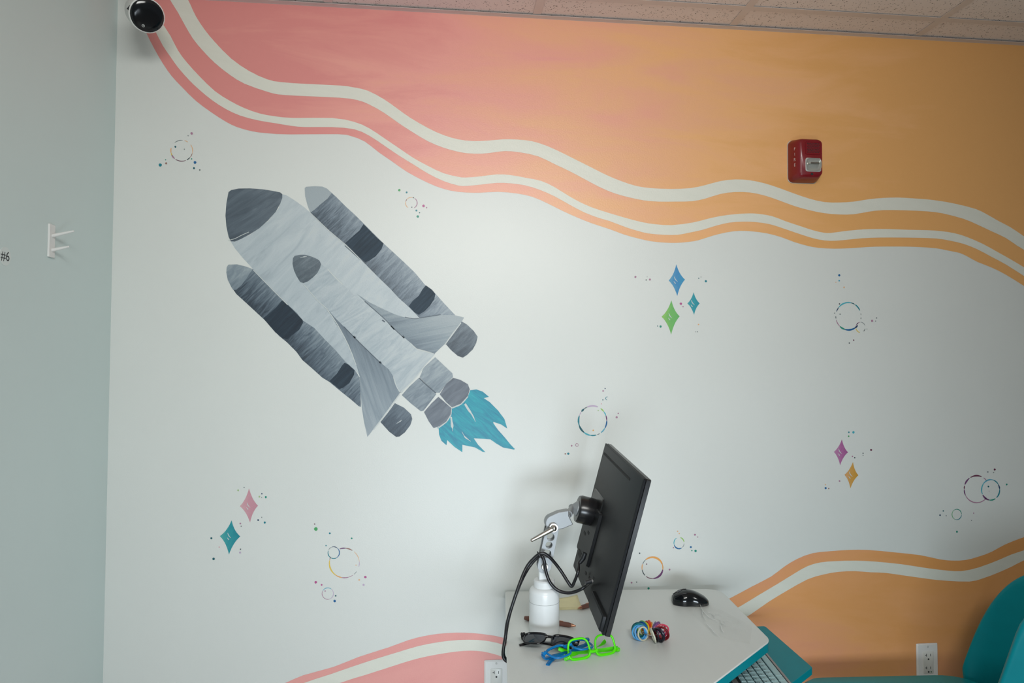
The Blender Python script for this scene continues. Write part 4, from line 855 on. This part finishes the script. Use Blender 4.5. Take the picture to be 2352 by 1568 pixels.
MB().loft(sheet(ZD-ZD+.0054, .012, .001), False, False, closed=False).build('top_sheet', M_yel, t, solid=.0003)
# pens
M_pen = mat('brown_leatherette', (.18, .075, .055), .45, vary=.1); M_cop = mat('copper_tip', (.70, .36, .24), .25, metal=1.0)
def pen(p0, p1, lab):
    a = Vector((p0.x, p0.y, ZD+.0062)); b_ = Vector((p1.x, p1.y, ZD+.0062)); d = (a-b_).normalized()
    t = thing('pen', (b_.x, b_.y, ZD), lab, 'pen', 'brown pens on the desk')
    L_ = (b_-a).length
    MB().lathe([(.0045, 0), (.0062, .01), (.0062, L_*.55), (.0060, L_*.9), (.0042, L_-.006)], a, -d, 18).build('barrel', M_pen, t)
    MB().lathe([(.0044, -.007), (.0040, -.003), (.0022, .0015), (.0016, .005)], b_, -d, 16).build('tip', M_cop, t)
    MB().box((0, 0, 0), (.045, .0024, .0012), Matrix.Translation(a-d*(L_*.62)+Vector((0, 0, .0066))) @ d.to_track_quat('X', 'Z').to_matrix().to_4x4()).build('clip', M_cop, t)
pen(at_z(1205, 1424, ZD), at_z(1318, 1442, ZD), 'brown pen with copper tip beside the white arm base')
pen(at_z(1404, 1379, ZD), at_z(1331, 1401, ZD), 'brown pen with copper tip at the corner of the sticky notes')
# mouse
ma, mb_ = at_z(1546, 1388, ZD), at_z(1627, 1390, ZD)
mx = (mb_-ma); ML = .098; mx.normalize(); my = Vector((-mx.y, mx.x, 0))
mc = ma+mx*.0+my*.012
ms = thing('computer_mouse', (mc+mx*.05).to_tuple(), 'black cordless computer mouse near the back of the desk', 'mouse')
def msec(s, kz=1.0, grow=0.0, a0=0, a1=math.pi, n=14):
    w = .031*(math.sin(math.pi*min(max(.06+.90*s, 0), 1))**.42)*(1-.16*math.exp(-((s-.52)/.16)**2))
    h = .010+.026*math.sin(math.pi*min(1, .12+.83*s**.9))**1.1
    if s > .93: h *= 1-(s-.93)*4; w *= 1-(s-.93)*3
    out = []
    for k in range(n+1):
        a = a0+(a1-a0)*k/n; c_, s_ = math.cos(a), math.sin(a)
        out.append(mc+mx*(ML*s)+my*((w+grow)*math.copysign(abs(c_)**.75, c_))+Vector((0, 0, .0015+(h+grow)*kz*abs(s_)**.72)))
    return out
Ls = [msec(k/20) for k in range(21)]
MB().loft(Ls).build('body', M_gloss_black, ms, ang=70)
Lp = [msec(.03+.37*k/8, 1, .0008, math.radians(55), math.radians(88), 5) for k in range(9)]
MB().loft(Lp, False, False, closed=False).build('button', M_black, ms, solid=.0008)
Lp = [msec(.03+.37*k/8, 1, .0008, math.radians(92), math.radians(125), 5) for k in range(9)]
MB().loft(Lp, False, False, closed=False).build('button', M_black, ms, solid=.0008)
wz = msec(.2, 1, 0, math.pi/2, math.pi/2+.01, 1)[0]
MB().cyl(wz-my*.003+Vector((0, 0, -.004)), wz+my*.003+Vector((0, 0, -.004)), .0075, n=20).build('scroll_wheel', mat('wheel_grey', (.06, .06, .065), .4), ms)
# ring bundle
rc = at_z(1494, 1467, ZD)
rg = thing('ring_bundle', rc, 'bundle of coloured plastic rings strung on a loop', 'ring bundle')
RING = [(205,(200,195,170)),(196,(95,160,215)),(186,(60,150,205)),(176,(110,180,225)),(164,(20,140,150)),(150,(20,95,105)),(140,(20,105,165)),(130,(15,80,150)),(118,(90,180,60)),(108,(225,195,40)),(98,(225,55,30)),(86,(235,75,30)),(74,(230,140,50)),(60,(120,110,150)),(46,(130,80,150)),(34,(150,90,160)),(18,(225,100,120)),(4,(215,65,95)),(-8,(190,30,70)),(-22,(150,15,30)),(-34,(110,8,20)),(-46,(45,20,60)),(-56,(20,18,40)),(-66,(12,12,24)),(-76,(15,15,25)),(-92,(205,205,185))]
for i, (ph, c_) in enumerate(RING):
    a = math.radians(ph); rr = .0245+.003*((i*7) % 3-1)
    d = Vector((math.cos(a), math.sin(a), 0)); RM = .0160 if i % 3 else .0148
    tilt = math.radians(32+9*((i*5) % 3))
    tg = Vector((-d.y, d.x, 0))
    nrm = (tg*math.cos(tilt*.35)+Vector((0, 0, 1))*math.sin(tilt*.35)).normalized()
    cen = Vector((rc.x, rc.y, ZD))+Vector((d.x*rr*1.08, d.y*rr*.95, 0))
    ext = (RM+.0022)*math.sqrt(max(0, 1-nrm.z**2)); cen.z = ZD+RM*math.sqrt(max(0, 1-nrm.z**2))+.0021
    MB().torus(cen, nrm, RM, .0020, 24, 8).build('ring', mat('ring_%s' % chr(97+i), srgb(c_), .3, vary=.05), rg)
MB().torus((rc.x, rc.y, ZD+.015), (0, .05, 1), .0185, .0012, 30, 8).build('key_loop', M_steel, rg)
# clear plastic bag
def bag_mat():
    m = bpy.data.materials.new('clear_film'); m.use_nodes = True; nt = m.node_tree
    for n in list(nt.nodes):
        if n.type != 'OUTPUT_MATERIAL': nt.nodes.remove(n)
    out = [n for n in nt.nodes if n.type == 'OUTPUT_MATERIAL'][0]
    tr = nt.nodes.new('ShaderNodeBsdfTransparent'); tr.inputs[0].default_value = (1, 1, 1, 1)
    gl = nt.nodes.new('ShaderNodeBsdfGlossy'); gl.inputs['Roughness'].default_value = .12; gl.inputs['Color'].default_value = (.9, .92, .92, 1)
    lw = nt.nodes.new('ShaderNodeLayerWeight'); lw.inputs[0].default_value = .12
    tc = nt.nodes.new('ShaderNodeTexCoord'); no = nt.nodes.new('ShaderNodeTexNoise'); no.inputs['Scale'].default_value = 70; no.inputs['Distortion'].default_value = 1.5
    nt.links.new(tc.outputs['Object'], no.inputs['Vector']); bp = nt.nodes.new('ShaderNodeBump'); bp.inputs['Strength'].default_value = .5; bp.inputs['Distance'].default_value = .004
    nt.links.new(no.outputs['Fac'], bp.inputs['Height']); nt.links.new(bp.outputs['Normal'], gl.inputs['Normal']); nt.links.new(bp.outputs['Normal'], lw.inputs['Normal'])
    mx_ = nt.nodes.new('ShaderNodeMixShader'); fm = nt.nodes.new('ShaderNodeMath'); fm.operation = 'MULTIPLY'; fm.inputs[1].default_value = .22; nt.links.new(lw.outputs['Fresnel'], fm.inputs[0]); nt.links.new(fm.outputs[0], mx_.inputs[0]); df = nt.nodes.new('ShaderNodeBsdfDiffuse'); df.inputs[0].default_value = (.9, .92, .91, 1); m0 = nt.nodes.new('ShaderNodeMixShader'); m0.inputs[0].default_value = .07; nt.links.new(tr.outputs[0], m0.inputs[1]); nt.links.new(df.outputs[0], m0.inputs[2]); nt.links.new(m0.outputs[0], mx_.inputs[1]); nt.links.new(gl.outputs[0], mx_.inputs[2])
    nt.links.new(mx_.outputs[0], out.inputs[0]); return m
from mathutils import noise as NZ
tri = [at_z(1603, 1384, ZD), at_z(1648, 1398, ZD), at_z(1728, 1440, ZD), at_z(1722, 1480, ZD), at_z(1650, 1462, ZD), at_z(1590, 1412, ZD)]
cB = sum(tri, Vector())/6
b = bmesh.new(); N1, N2 = 16, 40; vv = []
for i in range(N1+1):
    row = []
    for j in range(N2):
        f_ = j/N2*6; k = int(f_); p = tri[k % 6].lerp(tri[(k+1) % 6], f_-k); q_ = cB.lerp(p, i/N1)
        edge = 1-(i/N1)**3
        hgt = .002+edge*(.011*abs(NZ.noise(Vector((q_.x*38, q_.y*38, 1.7))))+.006*abs(NZ.noise(Vector((q_.x*110, q_.y*110, 4.2)))))
        if i == 0 and j > 0: row.append(vv[0][0] if vv else row[0]); continue
        row.append(b.verts.new((q_.x, q_.y, ZD+hgt)))
    vv.append(row)
for i in range(N1):
    for j in range(N2):
        j2 = (j+1) % N2
        fs = [vv[i][j], vv[i+1][j], vv[i+1][j2], vv[i][j2]]; fs2 = []
        for v in fs:
            if v not in fs2: fs2.append(v)
        if len(fs2) >= 3: b.faces.new(fs2)
m_ = MB(); m_.bm.free(); m_.bm = b
# stands up into a point beside the mouse
tip = tri[0]
for v in b.verts:
    dd = (v.co-Vector((tip.x, tip.y, ZD))).length
    v.co.z += .022*max(0, 1-dd/.045)**1.5
bag = m_.build('plastic_bag', bag_mat(), ang=180); ORG[bag.name] = Vector((0, 0, 0)); label(bag, 'crumpled clear plastic bag lying by the mouse', 'plastic bag')

M_fold_glint = mat('film_fold_glint', (.80, .82, .81), .25, spec=.8, vary=.05)  # whitish creases as added tubes; their pale colour stands in for highlights
def bagz(p): return min((v.co.z for v in bag.data.vertices if (v.co.x-p.x)**2+(v.co.y-p.y)**2 < .004**2), default=ZD+.006)
for pts_ in ([(1607,1387),(1614,1402),(1628,1415),(1646,1424)], [(1612,1396),(1614,1412),(1622,1426)], [(1628,1410),(1634,1406),(1643,1418)], [(1652,1420),(1660,1432),(1664,1424)], [(1622,1432),(1634,1444),(1640,1452),(1652,1462)], [(1655,1430),(1657,1444),(1662,1450)]):
    q_ = [at_z(x, y, ZD+.006) for x, y in pts_]
    q_ = [Vector((p.x, p.y, bagz(p)+.0012)) for p in q_]
    n_q = len(q_)
    MB().tube(crom(q_, 4), [.0004+.0007*math.sin(math.pi*min(1, k/(4*(n_q-1)))) for k in range(4*(n_q-1)+1)], 6).build('fold', M_fold_glint, bag)

# ================================================================== TEAL CHAIR
M_ch = mat('teal_vinyl', (0.0, 0.24, 0.28), .42, spec=.2, vary=.03)
cc = Vector((2.325, -.40, 0)); chair = thing('chair', (cc.x-.05, cc.y, 0), 'teal shell chair with a rounded backrest at the right edge', 'chair')
SH = .511
seat = round_poly([(1.935, -.135), (1.935, -.60), (2.44, -.62), (2.44, -.16)], [.06, .06, .10, .10], 7)
MB().loft([[Vector((x, y, SH-.05)) for x, y in inset(seat, .03)], [Vector((x, y, SH-.04)) for x, y in seat], [Vector((x, y, SH-.012)) for x, y in seat], [Vector((x, y, SH)) for x, y in inset(seat, .05)]]).build('seat', mat('teal_seat', (0.0, .34, .40), .42, spec=.3, vary=.03), chair, ang=60)
# backrest: barrel shaped shell, open towards the desk
NA, NB = 60, 14; rows_ = []
for j in range(NB+1):
    row = []
    for i in range(NA+1):
        th = math.radians(-143+(70+143)*i/NA)        # near wing ... far wing
        f_ = i/NA
        far = max(0, (f_-.66)/.34)
        ztop = .85-.33*far**3.4-.27*min(1, max(0, (-124-math.degrees(th))/18))
        zbot = .34+.10*far**5
        s_ = j/NB; z = zbot+(ztop-zbot)*s_
        flare = 1+.10*s_
        row.append(Vector((cc.x+.02+.215*flare*math.cos(th), cc.y+.235*flare*math.sin(th), z)))
    rows_.append(row)
MB().loft(rows_, False, False, closed=False).build('backrest', M_ch, chair, solid=.022, ang=180, sub=1)
for sx, sy in ((1, 1), (1, -1), (-1, 1), (-1, -1)):
    MB().cyl((2.20+.15*sx, -.38+.15*sy, SH-.045), (2.20+.20*sx, -.38+.20*sy, 0), .016, .012).build('leg', M_leg, chair)
